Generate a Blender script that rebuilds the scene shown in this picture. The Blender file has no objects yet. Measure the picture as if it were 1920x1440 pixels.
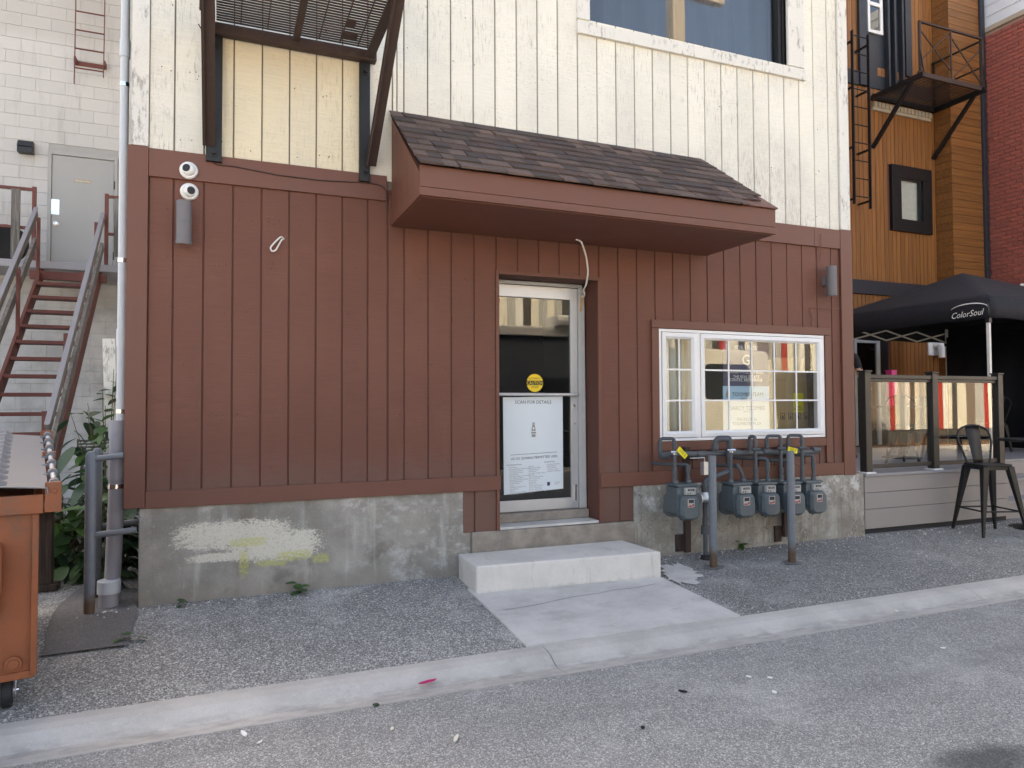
import bpy, bmesh, math, random
from mathutils import Vector, Matrix
random.seed(7)
S = bpy.context.scene
COL = S.collection
R_ = math.radians

# ------------------------------------------------------------------ camera
YAW, PITCH, ROLL = .3894, .0302, -.0045
CAM = Vector((.3305, -5.7287, 1.425)); FPX = 1331.0
fw = Vector((math.sin(YAW)*math.cos(PITCH), math.cos(YAW)*math.cos(PITCH), math.sin(PITCH)))
rt = Vector((math.cos(YAW), -math.sin(YAW), 0)); up = rt.cross(fw)
rt, up = rt*math.cos(ROLL)+up*math.sin(ROLL), up*math.cos(ROLL)-rt*math.sin(ROLL)
cd = bpy.data.cameras.new('camera'); cam = bpy.data.objects.new('camera', cd); COL.objects.link(cam)
M3 = Matrix((rt, up, -fw)).transposed()
cam.matrix_world = Matrix.Translation(CAM) @ M3.to_4x4()
cd.sensor_fit = 'HORIZONTAL'; cd.sensor_width = 36; cd.lens = FPX/1920*36; cd.clip_start = .05; cd.clip_end = 2000
S.camera = cam

# ------------------------------------------------------------------ sky, sun, exposure
SUN_EL, SUN_AZ = R_(38), R_(-14)          # azimuth from +Y towards +X: the sun stands behind the building
w = bpy.data.worlds.new('World'); S.world = w; w.use_nodes = True
nt = w.node_tree; bg = nt.nodes['Background']
sky = nt.nodes.new('ShaderNodeTexSky'); sky.sky_type = 'NISHITA'; sky.sun_disc = False
sky.sun_elevation = SUN_EL; sky.sun_rotation = SUN_AZ
sky.air_density = .7; sky.dust_density = 4.5; sky.ozone_density = .9; sky.altitude = 100
nt.links.new(sky.outputs[0], bg.inputs[0]); bg.inputs[1].default_value = .15
sl = bpy.data.lights.new('sun', 'SUN'); sl.energy = 3.0; sl.angle = R_(.53); sl.color = (1, .95, .86)
so = bpy.data.objects.new('sun', sl); COL.objects.link(so)
tosun = Vector((math.sin(SUN_AZ)*math.cos(SUN_EL), math.cos(SUN_AZ)*math.cos(SUN_EL), math.sin(SUN_EL)))
so.rotation_euler = tosun.to_track_quat('Z', 'Y').to_euler(); so.location = (0, 20, 30)
S.render.engine = 'CYCLES'
vs = S.view_settings; vs.view_transform = 'Standard'; vs.look = 'None'; vs.gamma = 1; vs.use_curve_mapping = False
vs.exposure = 2.44
vs.use_white_balance = True; vs.white_balance_temperature = 8500; vs.white_balance_tint = 10   # camera set for open shade
S.cycles.max_bounces = 7; S.cycles.diffuse_bounces = 4; S.cycles.glossy_bounces = 4; S.cycles.transparent_max_bounces = 8; S.cycles.transmission_bounces = 4

# ------------------------------------------------------------------ pixel -> place (the plane it lies on gives the distance)
def ray(x, y): return fw + rt*((x-960)/FPX) - up*((y-720)/FPX)
def fac(x, y, Y=0.):
    d = ray(x, y); return CAM + d*((Y-CAM.y)/d.y)
def gnd(x, y, z=0.):
    d = ray(x, y); return CAM + d*((z-CAM.z)/d.z)
def xpl(x, y, X):
    d = ray(x, y); return CAM + d*((X-CAM.x)/d.x)

# ------------------------------------------------------------------ materials
class NB:
    def __init__(s, name):
        s.m = bpy.data.materials.new(name); s.m.use_nodes = True; s.t = s.m.node_tree
        s.b = s.t.nodes['Principled BSDF']; s.out = s.t.nodes['Material Output']
        s.pos = s.n('ShaderNodeNewGeometry').outputs['Position']
    def n(s, typ, ins=None, **at):
        nd = s.t.nodes.new(typ)
        for k, v in at.items(): setattr(nd, k, v)
        for k, v in (ins or {}).items(): s.set(nd.inputs[k], v)
        return nd
    def set(s, sock, v):
        if isinstance(v, bpy.types.NodeSocket): s.t.links.new(v, sock)
        else: sock.default_value = v
    def scale(s, v, xyz):
        return s.n('ShaderNodeVectorMath', {0: v, 1: xyz}, operation='MULTIPLY').outputs[0]
    def noise(s, scale, detail=4, rough=.55, vec=None, dist=0):
        return s.n('ShaderNodeTexNoise', {'Vector': vec or s.pos, 'Scale': scale, 'Detail': detail, 'Roughness': rough, 'Distortion': dist}).outputs['Fac']
    def voro(s, scale, vec=None, feature='F1', out='Distance', rnd=1.):
        return s.n('ShaderNodeTexVoronoi', {'Vector': vec or s.pos, 'Scale': scale, 'Randomness': rnd}, feature=feature).outputs[out]
    def ramp(s, f, a, b):      # smooth remap a..b -> 0..1
        return s.n('ShaderNodeMapRange', {0: f, 1: a, 2: b, 3: 0., 4: 1.}, interpolation_type='SMOOTHSTEP').outputs[0]
    def math(s, op, a, b=0.):
        return s.n('ShaderNodeMath', {0: a, 1: b}, operation=op).outputs[0]
    def mix(s, f, a, b, bt='MIX'):
        a = (*a, 1) if isinstance(a, tuple) and len(a) == 3 else a
        b = (*b, 1) if isinstance(b, tuple) and len(b) == 3 else b
        nd = s.n('ShaderNodeMix', data_type='RGBA', blend_type=bt)
        s.set(nd.inputs[0], f); s.set(nd.inputs[6], a); s.set(nd.inputs[7], b)
        return nd.outputs[2]
    def rnd(s): return s.n('ShaderNodeObjectInfo').outputs['Random']
    def sep(s): return s.n('ShaderNodeSeparateXYZ', {0: s.pos}).outputs
    def val(s, col, f, lo, hi):     # brightness variation by factor f
        v = s.n('ShaderNodeMapRange', {0: f, 3: lo, 4: hi}).outputs[0]
        col = (*col, 1) if isinstance(col, tuple) and len(col) == 3 else col
        return s.n('ShaderNodeHueSaturation', {'Color': col, 'Value': v}).outputs[0]
    def bump(s, h, strength=.3, dist=.005, prev=None):
        ins = {'Height': h, 'Strength': strength, 'Distance': dist}
        nd = s.n('ShaderNodeBump', ins)
        if prev: s.set(nd.inputs['Normal'], prev)
        return nd.outputs[0]
    def done(s, col, rough=.7, nrm=None, metal=0, spec=.5):
        if isinstance(col, tuple) and len(col) == 3: col = (*col, 1)
        s.set(s.b.inputs['Base Color'], col); s.set(s.b.inputs['Roughness'], rough)
        s.set(s.b.inputs['Metallic'], metal); s.b.inputs['Specular IOR Level'].default_value = spec
        if nrm: s.set(s.b.inputs['Normal'], nrm)
        return s.m

def paint(name, col, rough=.5, metal=0, var=.12, bump=.08, scale=9, dirt=0.):
    b = NB(name); n1 = b.noise(scale, 6); n2 = b.noise(scale*14, 3)
    c = b.val(col, n1, 1-var, 1+var)
    if dirt: c = b.mix(b.math('MULTIPLY', b.ramp(b.noise(scale*.6, 8, .7), .52, .75), dirt), c, (.08, .07, .06))
    rr = b.n('ShaderNodeMapRange', {0: n1, 3: max(.02, rough-.1), 4: min(1, rough+.12)}).outputs[0]
    return b.done(c, rr, b.bump(n2, bump, .002), metal)

def siding(name, col, col2, crack=.3, weather=(.33, .31, .28), kf=.12):
    b = NB(name); x, y, z = b.sep(); brown = 'brown' in name
    kerf = b.noise(1, 3, .65, b.scale(b.pos, (5, 5, 110)))            # saw-cut lines across the board
    kerf2 = b.noise(1, 2, .5, b.scale(b.pos, (130, 1, 6)))
    big = b.noise(1.4, 5)
    rnd = b.rnd()
    c = b.mix(b.ramp(big, .35, .7), col, col2)
    c = b.val(c, rnd, .965, 1.03)
    c = b.val(c, kerf, 1-kf, 1+kf)
    c = b.val(c, b.noise(1, 4, .7, b.scale(b.pos, (60, 60, 260))), 1-kf*.8, 1+kf*.8)
    pe = b.noise(1, 8, .75, b.scale(b.pos, (34, 34, 55)))
    pw = b.noise(1, 6, .65, b.scale(b.pos, (60, 60, 7)))
    msk = b.math('MULTIPLY', b.ramp(pe, .50, .74), b.ramp(b.noise(1.9, 5, .6), .38, .62))
    msk = b.math('MAXIMUM', msk, b.math('MULTIPLY', b.ramp(pw, .60, .70), b.ramp(b.noise(1.7, 4), .5, .7)))
    if crack > .6:
        reg = b.math('MULTIPLY', b.ramp(x, 4.3, 5.2), b.math('MULTIPLY', b.ramp(z, 4.7, 3.6), b.ramp(x, 6.3, 5.7)))
        gr = b.noise(1, 8, .7, b.scale(b.pos, (85, 85, 9)), .5)
        msk = b.math('MAXIMUM', msk, b.math('MULTIPLY', b.ramp(gr, .42, .66), b.math('MULTIPLY', reg, b.ramp(b.noise(4, 4), .3, .6))))
        msk = b.math('MAXIMUM', msk, b.math('MULTIPLY', b.ramp(b.noise(1, 7, .72, b.scale(b.pos, (75, 75, 8)), .4), .50, .68), b.ramp(b.noise(1.1, 5, .65), .42, .60)))
    c = b.mix(b.math('MULTIPLY', msk, crack), c, weather)
    if brown:      # splash dirt at the foot of the boards, faint vertical water marks
        c = b.mix(b.math('MULTIPLY', b.ramp(b.math('ADD', z, b.math('MULTIPLY', b.noise(9, 6, .7), .5)), 1.35, 1.0), .35), c, (.15, .11, .09))
        c = b.mix(b.math('MULTIPLY', b.ramp(b.noise(1, 5, .6, b.scale(b.pos, (22, 1, .7))), .6, .75), .3), c, (.17, .09, .07))
    h = b.math('ADD', b.math('MULTIPLY', kerf, .7), b.math('MULTIPLY', kerf2, .4))
    return b.done(c, .72, b.bump(h, .45, .003))

def concrete(name, col, dark, light, scale=3., spots=.5):
    b = NB(name); n1 = b.noise(scale, 8, .62); n2 = b.noise(scale*9, 6, .7); n3 = b.noise(scale*60, 3)
    c = b.mix(b.ramp(n1, .35, .68), dark, col); c = b.mix(b.math('MULTIPLY', b.ramp(n2, .56, .72), spots), c, light)
    c = b.val(c, n3, .82, 1.15)
    return b, c, b.bump(b.math('ADD', n2, n3), .35, .004)

OIL = gnd(1850, 1425, -.085)
def asphalt(name, dark, mid, light, stone=95., patch=.9):
    b = NB(name); big = b.noise(.8, 6, .6); med = b.noise(5, 6, .65)
    vc = b.voro(stone, out='Color'); vd = b.voro(stone)
    v2 = b.voro(stone*2.3, out='Color')
    g = b.n('ShaderNodeRGBToBW', {0: vc}).outputs[0]; g2 = b.n('ShaderNodeRGBToBW', {0: v2}).outputs[0]
    c = b.mix(b.ramp(g, .2, .75), dark, mid); c = b.mix(b.math('MULTIPLY', b.ramp(g, .66, .84), .85), c, light)
    c = b.mix(.35, c, b.mix(b.ramp(g2, .25, .75), dark, light))
    c = b.val(c, big, 1-.28*patch, 1+.28*patch); c = b.val(c, med, .82, 1.18)
    hole = b.ramp(b.noise(2.2, 7, .7), .68, .78)
    c = b.mix(b.math('MULTIPLY', hole, .45), c, (.03, .03, .033))
    x, y, z = b.sep()
    dust = b.math('MULTIPLY', b.ramp(b.noise(1.3, 7, .7), .50, .70), .28); c = b.mix(dust, c, light)
    c = b.mix(b.math('MULTIPLY', b.ramp(b.noise(9, 7, .75), .62, .72), .4), c, dark)
    if name == 'asphalt_apron':     # newer, darker asphalt right of the walkway
        c = b.mix(b.math('MULTIPLY', b.ramp(b.math('ADD', x, b.math('MULTIPLY', b.noise(3, 5), .6)), 4.0, 4.3), .28), c, dark)
    if name == 'asphalt_road':      # oil stain and faint wheel-worn bands
        ox = b.math('DIVIDE', b.math('SUBTRACT', x, OIL.x), .40); oy = b.math('DIVIDE', b.math('SUBTRACT', y, OIL.y), .17)
        od = b.math('ADD', b.math('ADD', b.math('MULTIPLY', ox, ox), b.math('MULTIPLY', oy, oy)), b.math('MULTIPLY', b.noise(7, 6, .7), 1.1))
        c = b.mix(b.math('MULTIPLY', b.ramp(od, 1.4, .5), .75), c, (.05, .05, .05))
        c = b.mix(b.math('MULTIPLY', b.ramp(b.noise(1, 4, .6, b.scale(b.pos, (.5, 3, 1))), .5, .7), .25), c, dark)
    h = b.math('SUBTRACT', 1., vd)
    return b.done(c, .88, b.bump(h, .7, .006), 0, .3)

def glass(name, tint=(1, 1, 1), refl=1.45, faces=1.9):
    b = NB(name); b.t.nodes.remove(b.b)
    tr = b.n('ShaderNodeBsdfTransparent', {0: (*tint, 1)}); gl = b.n('ShaderNodeBsdfGlossy', {'Roughness': 0.})
    wav = b.bump(b.noise(1.6, 1), .03, .01); b.set(gl.inputs['Normal'], wav)
    back = b.t.nodes.new('ShaderNodeNewGeometry').outputs['Backfacing']      # rays pass straight through, so the far face is glass to air at the same angle
    ior = b.math('ADD', b.math('MULTIPLY', back, 1/refl-refl), refl)
    fr = b.n('ShaderNodeFresnel', {'IOR': ior})
    f2 = b.math('MINIMUM', b.math('MULTIPLY', fr.outputs[0], faces), 1.)      # sealed double panes reflect on four faces
    mx = b.n('ShaderNodeMixShader', {0: f2, 1: tr.outputs[0], 2: gl.outputs[0]})
    b.t.links.new(mx.outputs[0], b.out.inputs[0]); return b.m

MAT = {}
BROWN = (.150, .056, .036)
MAT['brown_siding'] = siding('brown_siding', BROWN, (.166, .064, .042), .6, (.108, .042, .030), .24)
MAT['brown_trim'] = paint('brown_trim', (.157, .059, .038), .55, var=.12, bump=.2, scale=5, dirt=.12)
MAT['groove_brown'] = paint('groove_brown', (.12, .045, .031), .8)  # board paint darkened, groove shade is put into the colour
MAT['groove_white'] = paint('groove_white', (.16, .14, .12), .9)  # dark tone holds both groove shade and grime
MAT['white_siding'] = siding('white_siding', (.775, .74, .645), (.69, .665, .59), .72, (.30, .28, .25), .16)
MAT['cream_siding'] = siding('cream_siding', (.78, .685, .50), (.74, .67, .53), .65, (.36, .32, .25), .16)
b = NB('white_trim_worn'); p = b.noise(1, 9, .72, b.scale(b.pos, (30, 30, 9))); q = b.noise(3, 4)
c = b.mix(b.math('MULTIPLY', b.math('MULTIPLY', b.ramp(p, .5, .62), b.ramp(q, .42, .6)), .8), (.70, .68, .63), (.27, .25, .23)); c = b.val(c, b.noise(120, 2), .85, 1.1)
MAT['white_trim_worn'] = b.done(c, .75, b.bump(p, .5, .004))
MAT['white_vinyl'] = paint('white_vinyl', (.80, .81, .81), .35, var=.03, bump=.02)
MAT['aluminium'] = paint('aluminium', (.62, .63, .63), .38, metal=.55, var=.06, bump=.05)
MAT['grey_jamb'] = paint('grey_jamb', (.50, .50, .49), .5, var=.06)
MAT['glass'] = glass('window_glass', (.93, .96, .95)); MAT['rail_glass'] = glass('rail_glass', (.95, .97, .96), 1.5, 1.3); MAT['door_glass'] = glass('door_glass', (.55, .58, .58), 1.52)
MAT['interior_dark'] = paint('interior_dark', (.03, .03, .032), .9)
MAT['interior_grey'] = paint('interior_grey', (.70, .67, .62), .9)
MAT['rust_steel'] = paint('rust_steel', (.055, .032, .027), .75, var=.35, bump=.4, scale=14, dirt=.5)
MAT['black_steel'] = paint('black_steel', (.005, .0052, .006), .5, var=.2, bump=.1)
MAT['red_iron'] = paint('red_iron', (.15, .042, .032), .65, var=.3, bump=.3, scale=10, dirt=.45)
MAT['pipe_grey'] = paint('pipe_grey', (.072, .083, .092), .5, var=.22, bump=.15, scale=16, dirt=.25)
MAT['bollard_grey'] = paint('bollard_grey', (.15, .165, .18), .5, var=.15, bump=.15, scale=12, dirt=.5)
b = NB('bollard_paint'); x, y, z = b.sep(); n = b.noise(18, 7, .7)
c = b.val((.155, .175, .195), n, .82, 1.15)
c = b.mix(b.ramp(b.math('SUBTRACT', b.math('MULTIPLY', n, .32), z), -.02, .1), c, (.10, .06, .035)); c = b.mix(b.ramp(b.noise(26, 6, .7), .70, .74), c, (.6, .6, .6))
MAT['bollard_paint'] = b.done(c, .5, b.bump(n, .2, .003))
MAT['meter_grey'] = paint('meter_grey', (.095, .122, .132), .42, var=.16, bump=.1, scale=14, dirt=.35)
MAT['yellow'] = paint('yellow_plastic', (.85, .72, .02), .45, var=.03)
MAT['sticker_yellow'] = paint('sticker_yellow', (.90, .63, .03), .4, var=.02, bump=0)
MAT['black'] = paint('black_plastic', (.012, .012, .013), .45, var=.1)
MAT['ink'] = paint('ink', (.03, .03, .035), .7, var=.02, bump=0)
MAT['paper'] = paint('paper', (.70, .78, .82), .5, var=.02, bump=.02)
MAT['navy'] = paint('navy', (.02, .022, .10), .4, var=.02, bump=0)
MAT['pale_blue'] = paint('pale_blue', (.42, .60, .78), .5, var=.02, bump=0)
MAT['white_paper'] = paint('white_paper', (.82, .82, .81), .5, var=.02, bump=0)
MAT['greyink'] = paint('grey_ink', (.30, .30, .29), .6, var=.02, bump=0)
MAT['cardboard'] = paint('cardboard', (.52, .34, .18), .8, var=.08)
MAT['white_plastic'] = paint('white_plastic', (.82, .82, .80), .35, var=.03, bump=.02)
MAT['cable_white'] = paint('cable_white', (.70, .69, .66), .5)
MAT['lamp_grey'] = paint('lamp_grey', (.155, .145, .15), .55, var=.05, bump=.1)
MAT['chrome'] = paint('chrome', (.75, .75, .75), .2, metal=1, var=.03)
MAT['pvc_white'] = paint('pvc_white', (.50, .53, .56), .4, var=.05)
MAT['pvc_grey'] = paint('pvc_grey', (.30, .29, .31), .45, var=.08)
MAT['door_grey'] = paint('door_grey', (.36, .355, .35), .5, var=.03, bump=.05)
MAT['orange_paint'] = paint('orange_paint', (.27, .078, .029), .5, var=.3, bump=.45, scale=5, dirt=.65)
MAT['lid_plastic'] = paint('lid_plastic', (.17, .175, .19), .55, var=.12)
MAT['rubber'] = paint('rubber', (.018, .018, .019), .7, var=.3, bump=.3, scale=30)
MAT['weathered_wood'] = paint('tmp', (.2, .18, .16))
def wood(name, col, dark, axis='z', sc=1., rough=.75):
    b = NB(name); s = {'z': (38, 38, 1.6), 'x': (1.6, 38, 38), 'y': (38, 1.6, 38)}[axis]
    g = b.noise(sc, 7, .65, b.scale(b.pos, s), .6); r = b.rnd(); f = b.noise(sc*5, 3, .6, b.scale(b.pos, s))
    c = b.mix(b.ramp(g, .38, .66), dark, col); c = b.val(c, r, .88, 1.1); c = b.val(c, f, .88, 1.1)
    return b.done(c, rough, b.bump(g, .35, .003))
MAT['weathered_wood'] = wood('weathered_wood', (.31, .28, .27), (.11, .098, .09), 'z', .7, .85)
MAT['rail_top'] = paint('rail_top', (.25, .24, .26), .6, var=.1, bump=.3, scale=30)
MAT['rail_side'] = wood('rail_side', (.24, .215, .20), (.15, .13, .118), 'z', .35, .85)
MAT['grey_wood'] = wood('grey_wood', (.26, .24, .22), (.10, .09, .08), 'z', .9, .9)
MAT['dark_wood'] = wood('dark_wood', (.12, .085, .06), (.05, .036, .028), 'z', .7, .85)
MAT['cladding_v'] = wood('cladding_v', (.31, .128, .036), (.225, .088, .025), 'z', .55, .55)
MAT['cladding_h'] = wood('cladding_h', (.28, .116, .034), (.20, .08, .023), 'x', .55, .55)
MAT['deck_grey'] = paint('deck_grey', (.29, .285, .29), .6, var=.06, bump=.12, scale=7)
MAT['deck_fascia'] = paint('deck_fascia', (.30, .275, .26), .6, var=.06, bump=.1, scale=7)
MAT['rail_bronze'] = paint('rail_bronze', (.019, .0175, .016), .4, var=.08, bump=.05)
MAT['tent_fabric'] = paint('tent_fabric', (.0075, .008, .0135), .8, var=.15, bump=.2, scale=14)
MAT['tent_pole'] = paint('tent_pole', (.66, .655, .63), .4)
MAT['siding_white2'] = paint('siding_white_upper', (.66, .70, .74), .5, var=.03)
MAT['tan_cap'] = paint('tan_cap', (.40, .345, .27), .8, var=.2, bump=.3)
MAT['charcoal'] = paint('charcoal_metal', (.022, .026, .036), .5, var=.08)
MAT['pink'] = paint('pink', (.55, .02, .16), .5)
MAT['skin'] = paint('skin', (.48, .26, .18), .55, var=.05)
MAT['cloth_black'] = paint('cloth_black', (.012, .012, .014), .85)
MAT['cloth_dark'] = paint('cloth_dark', (.03, .035, .05), .85)
MAT['drape_blue'] = paint('drape_blue', (.05, .062, .095), .9, var=.1)
MAT['hair'] = paint('hair', (.03, .02, .014), .7)
# shingles: each one its own tone, granules
b = NB('shingle'); r = b.rnd(); gn = b.voro(520, out='Color'); g = b.n('ShaderNodeRGBToBW', {0: gn}).outputs[0]
c = b.n('ShaderNodeValToRGB', {0: r}); e = c.color_ramp.elements
c.color_ramp.interpolation = 'CONSTANT'
for i, (p_, k) in enumerate(((0, (.080, .062, .056)), (.2, (.115, .084, .073)), (.42, (.075, .060, .058)), (.62, (.135, .097, .083)), (.78, (.095, .066, .060)), (.92, (.15, .104, .088)))):
    el = e[i] if i < 2 else e.new(p_)
    el.position = p_; el.color = (*k, 1)
cc = b.val(c.outputs[0], g, .45, 1.75); cc = b.val(cc, b.noise(4, 4), .85, 1.2)
MAT['shingle'] = b.done(cc, .92, b.bump(g, .6, .002), 0, .2)
# grey painted concrete block, red brick
b = NB('block'); r = b.rnd(); x, y, z = b.sep(); st = b.noise(1, 6, .7, b.scale(b.pos, (7, 1, .7)))
c = b.val((.54, .525, .51), r, .965, 1.035); c = b.val(c, b.noise(40, 4), .93, 1.06)
c = b.mix(b.math('MULTIPLY', b.ramp(st, .52, .72), .35), c, (.30, .28, .26))
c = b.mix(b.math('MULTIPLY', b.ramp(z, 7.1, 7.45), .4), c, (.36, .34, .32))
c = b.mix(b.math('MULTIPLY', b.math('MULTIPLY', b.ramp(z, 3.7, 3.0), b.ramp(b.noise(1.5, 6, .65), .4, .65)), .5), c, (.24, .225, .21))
MAT['block'] = b.done(c, .8, b.bump(b.noise(70, 4), .25, .003)); MAT['block_joint'] = paint('block_joint', (.38, .37, .36), .9)
b = NB('brick'); r = b.rnd(); c = b.mix(r, (.38, .098, .072), (.30, .082, .065)); c = b.mix(b.math('MULTIPLY', b.ramp(b.noise(12, 6, .7), .52, .7), .5), c, (.27, .10, .08))
MAT['brick'] = b.done(b.val(c, b.noise(60, 3), .8, 1.15), .88, b.bump(b.noise(80, 4), .5, .004)); MAT['mortar'] = paint('mortar', (.37, .25, .20), .95, bump=.3)
# ground
MAT['asphalt_road'] = asphalt('asphalt_road', (.135, .136, .132), (.30, .300, .288), (.62, .615, .59), 150, .35)
MAT['asphalt_apron'] = asphalt('asphalt_apron', (.074, .074, .070), (.225, .225, .213), (.76, .755, .72), 118, .8)
MAT['asphalt_patch'] = asphalt('asphalt_patch', (.13, .128, .125), (.175, .172, .168), (.25, .245, .24), 130, .3)
b, c, nr = concrete('kerb_concrete', (.53, .51, .475), (.42, .405, .375), (.62, .60, .565), 2.2, .5)
c = b.mix(b.math('MULTIPLY', b.ramp(b.noise(9, 8, .75), .55, .72), .45), c, (.34, .32, .29)); c = b.mix(b.ramp(b.noise(42, 6, .8), .70, .74), c, (.15, .14, .13))
x, y, z = b.sep(); wet = b.math('MULTIPLY', b.ramp(b.noise(1, 6, .65, b.scale(b.pos, (7, 16, 9))), .40, .66), b.ramp(z, -.105, -.13))
c = b.mix(b.math('MULTIPLY', wet, .5), c, (.22, .215, .205)); MAT['kerb'] = b.done(c, .85, nr)
b, c, nr = concrete('path_concrete', (.63, .615, .575), (.53, .515, .48), (.70, .68, .64), 2.6, .5)
c = b.mix(b.math('MULTIPLY', b.ramp(b.noise(1, 7, .72, b.scale(b.pos, (3, 6, 3))), .50, .70), .5), c, (.34, .325, .295))
c = b.mix(b.ramp(b.noise(34, 6, .8), .71, .74), c, (.16, .15, .14))
crk = b.voro(1.15, b.n('ShaderNodeVectorMath', {0: b.pos, 1: b.n('ShaderNodeTexNoise', {'Scale': 5., 'Vector': b.pos}).outputs['Color']}).outputs[0], 'DISTANCE_TO_EDGE')
MAT['path'] = b.done(c, .85, nr)
b, c, nr = concrete('step_concrete', (.75, .715, .655), (.66, .625, .57), (.79, .76, .70), 3, .4)
x, y, z = b.sep(); c = b.mix(b.math('MULTIPLY', b.ramp(b.noise(1, 6, .7, b.scale(b.pos, (14, 3, 1.5))), .55, .72), .45), c, (.36, .32, .27)); c = b.mix(b.math('MULTIPLY', b.ramp(b.math('ADD', z, b.math('MULTIPLY', b.noise(12, 5, .7), .12)), .07, .0), .5), c, (.33, .29, .24)); MAT['step'] = b.done(c, .85, nr)
b, c, nr = concrete('sill_concrete', (.36, .315, .26), (.24, .21, .18), (.48, .44, .38), 6, .6); MAT['sill'] = b.done(c, .9, nr)
# foundation: raw concrete, lime runs, white paint-over with yellow spray
b, c, nr = concrete('foundation_concrete', (.38, .355, .315), (.25, .235, .205), (.50, .48, .44), 2.6, .45)
x, y, z = b.sep()
run = b.noise(1, 6, .65, b.scale(b.pos, (9, 1, 1.1)))
c = b.mix(b.math('MULTIPLY', b.ramp(run, .54, .70), .55), c, (.50, .49, .46))
c = b.mix(b.math('MULTIPLY', b.ramp(b.noise(1, 5, .6, b.scale(b.pos, (3.2, 1, .6))), .58, .72), .6), c, (.16, .12, .085))
c = b.mix(b.math('MULTIPLY', b.ramp(z, .16, .0), .45), c, (.27, .235, .19))
c = b.mix(b.math('MULTIPLY', b.math('MULTIPLY', b.ramp(b.math('ADD', z, b.math('MULTIPLY', b.noise(26, 6, .75), .5)), .86, .93), b.ramp(b.noise(1.3, 3), .5, .62)), .8), c, (.58, .57, .54))
c = b.mix(b.math('MULTIPLY', b.math('MULTIPLY', b.ramp(b.noise(1, 7, .72, b.scale(b.pos, (5, 5, 7))), .48, .66), b.ramp(x, .9, 1.8)), .85), c, (.50, .49, .47))
c = b.mix(b.math('MULTIPLY', b.ramp(b.noise(2.1, 7, .7), .55, .7), .5), c, (.11, .10, .085))
rag = b.noise(1, 8, .7, b.scale(b.pos, (16, 16, 34)))
def blob(cx, cz, rx, rz, edge=.5):
    dx = b.math('DIVIDE', b.math('SUBTRACT', x, cx), rx); dz = b.math('DIVIDE', b.math('SUBTRACT', z, cz), rz)
    dx4 = b.math('POWER', b.math('ABSOLUTE', dx), 4.); dz4 = b.math('POWER', b.math('ABSOLUTE', dz), 3.)
    d = b.math('ADD', b.math('ADD', dx4, dz4), b.math('MULTIPLY', b.math('SUBTRACT', rag, .5), 3.2))
    return b.ramp(d, 1.7, 1.7-edge*3.4)
wm = b.math('MAXIMUM', blob(.44, .47, .43, .11), b.math('MAXIMUM', blob(.72, .37, .36, .12), blob(.40, .31, .30, .035)))
spk = b.noise(1, 5, .8, b.scale(b.pos, (70, 70, 100)))
wm = b.ramp(b.math('ADD', b.math('MULTIPLY', wm, 1.), b.math('MULTIPLY', b.math('SUBTRACT', spk, .5), 3.4)), .30, .95)
c = b.mix(b.math('MULTIPLY', wm, .88), c, (.70, .67, .57))
ym = b.math('MAXIMUM', blob(.53, .405, .13, .035, .7), b.math('MAXIMUM', blob(.86, .28, .13, .04, .7), b.math('MAXIMUM', blob(.50, .25, .035, .10, .7), blob(.70, .235, .12, .025, .7))))
ym = b.math('MAXIMUM', ym, blob(1.06, .24, .07, .035, .7))
ym = b.math('MULTIPLY', ym, b.ramp(b.noise(1, 5, .75, b.scale(b.pos, (40, 40, 55))), .36, .6))
c = b.mix(b.math('MINIMUM', b.math('MULTIPLY', ym, 1.2), .6), c, (.52, .52, .13))
MAT['foundation'] = b.done(c, .9, nr)
b, c, nr = concrete('foundation_right', (.44, .42, .37), (.25, .23, .195), (.62, .61, .57), 4.2, .75)
c = b.mix(b.math('MULTIPLY', b.ramp(b.noise(1, 6, .7, b.scale(b.pos, (26, 1, 1.6))), .46, .66), .7), c, (.24, .205, .15))
x, y, z = b.sep(); c = b.mix(b.math('MULTIPLY', b.ramp(b.noise(6, 8, .75), .5, .62), b.ramp(z, .30, .55)), c, (.60, .595, .57))
ck = b.voro(1.6, b.n('ShaderNodeVectorMath', {0: b.pos, 1: b.n('ShaderNodeTexNoise', {'Scale': 4., 'Vector': b.pos, 'Detail': 6.}).outputs['Color']}).outputs[0], 'DISTANCE_TO_EDGE')
c = b.mix(b.math('MULTIPLY', b.ramp(ck, .012, .003), .7), c, (.10, .085, .07))
c = b.mix(b.ramp(b.noise(1, 5, .75, b.scale(b.pos, (34, 1, 16))), .70, .73), c, (.09, .075, .06)); MAT['foundation_right'] = b.done(c, .92, nr)
# leaves
def leafmat(name, a, d):
    b = NB(name); c = b.mix(b.rnd(), a, d); c = b.val(c, b.noise(30, 3), .8, 1.2)
    b.set(b.b.inputs['Transmission Weight'], 0.); tr = b.n('ShaderNodeBsdfTranslucent', {0: c})
    m = b.done(c, .5); mx = b.n('ShaderNodeMixShader', {0: .25, 1: b.b.outputs[0], 2: tr.outputs[0]}); b.t.links.new(mx.outputs[0], b.out.inputs[0]); return m
MAT['leaf'] = leafmat('leaf', (.045, .115, .035), (.085, .18, .045)); MAT['leaf_dark'] = leafmat('leaf_dark', (.028, .065, .035), (.05, .10, .045))
MAT['stem'] = paint('stem', (.10, .085, .04), .8)
MAT['dead_leaf'] = leafmat('dead_leaf', (.09, .04, .022), (.05, .028, .018))
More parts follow.
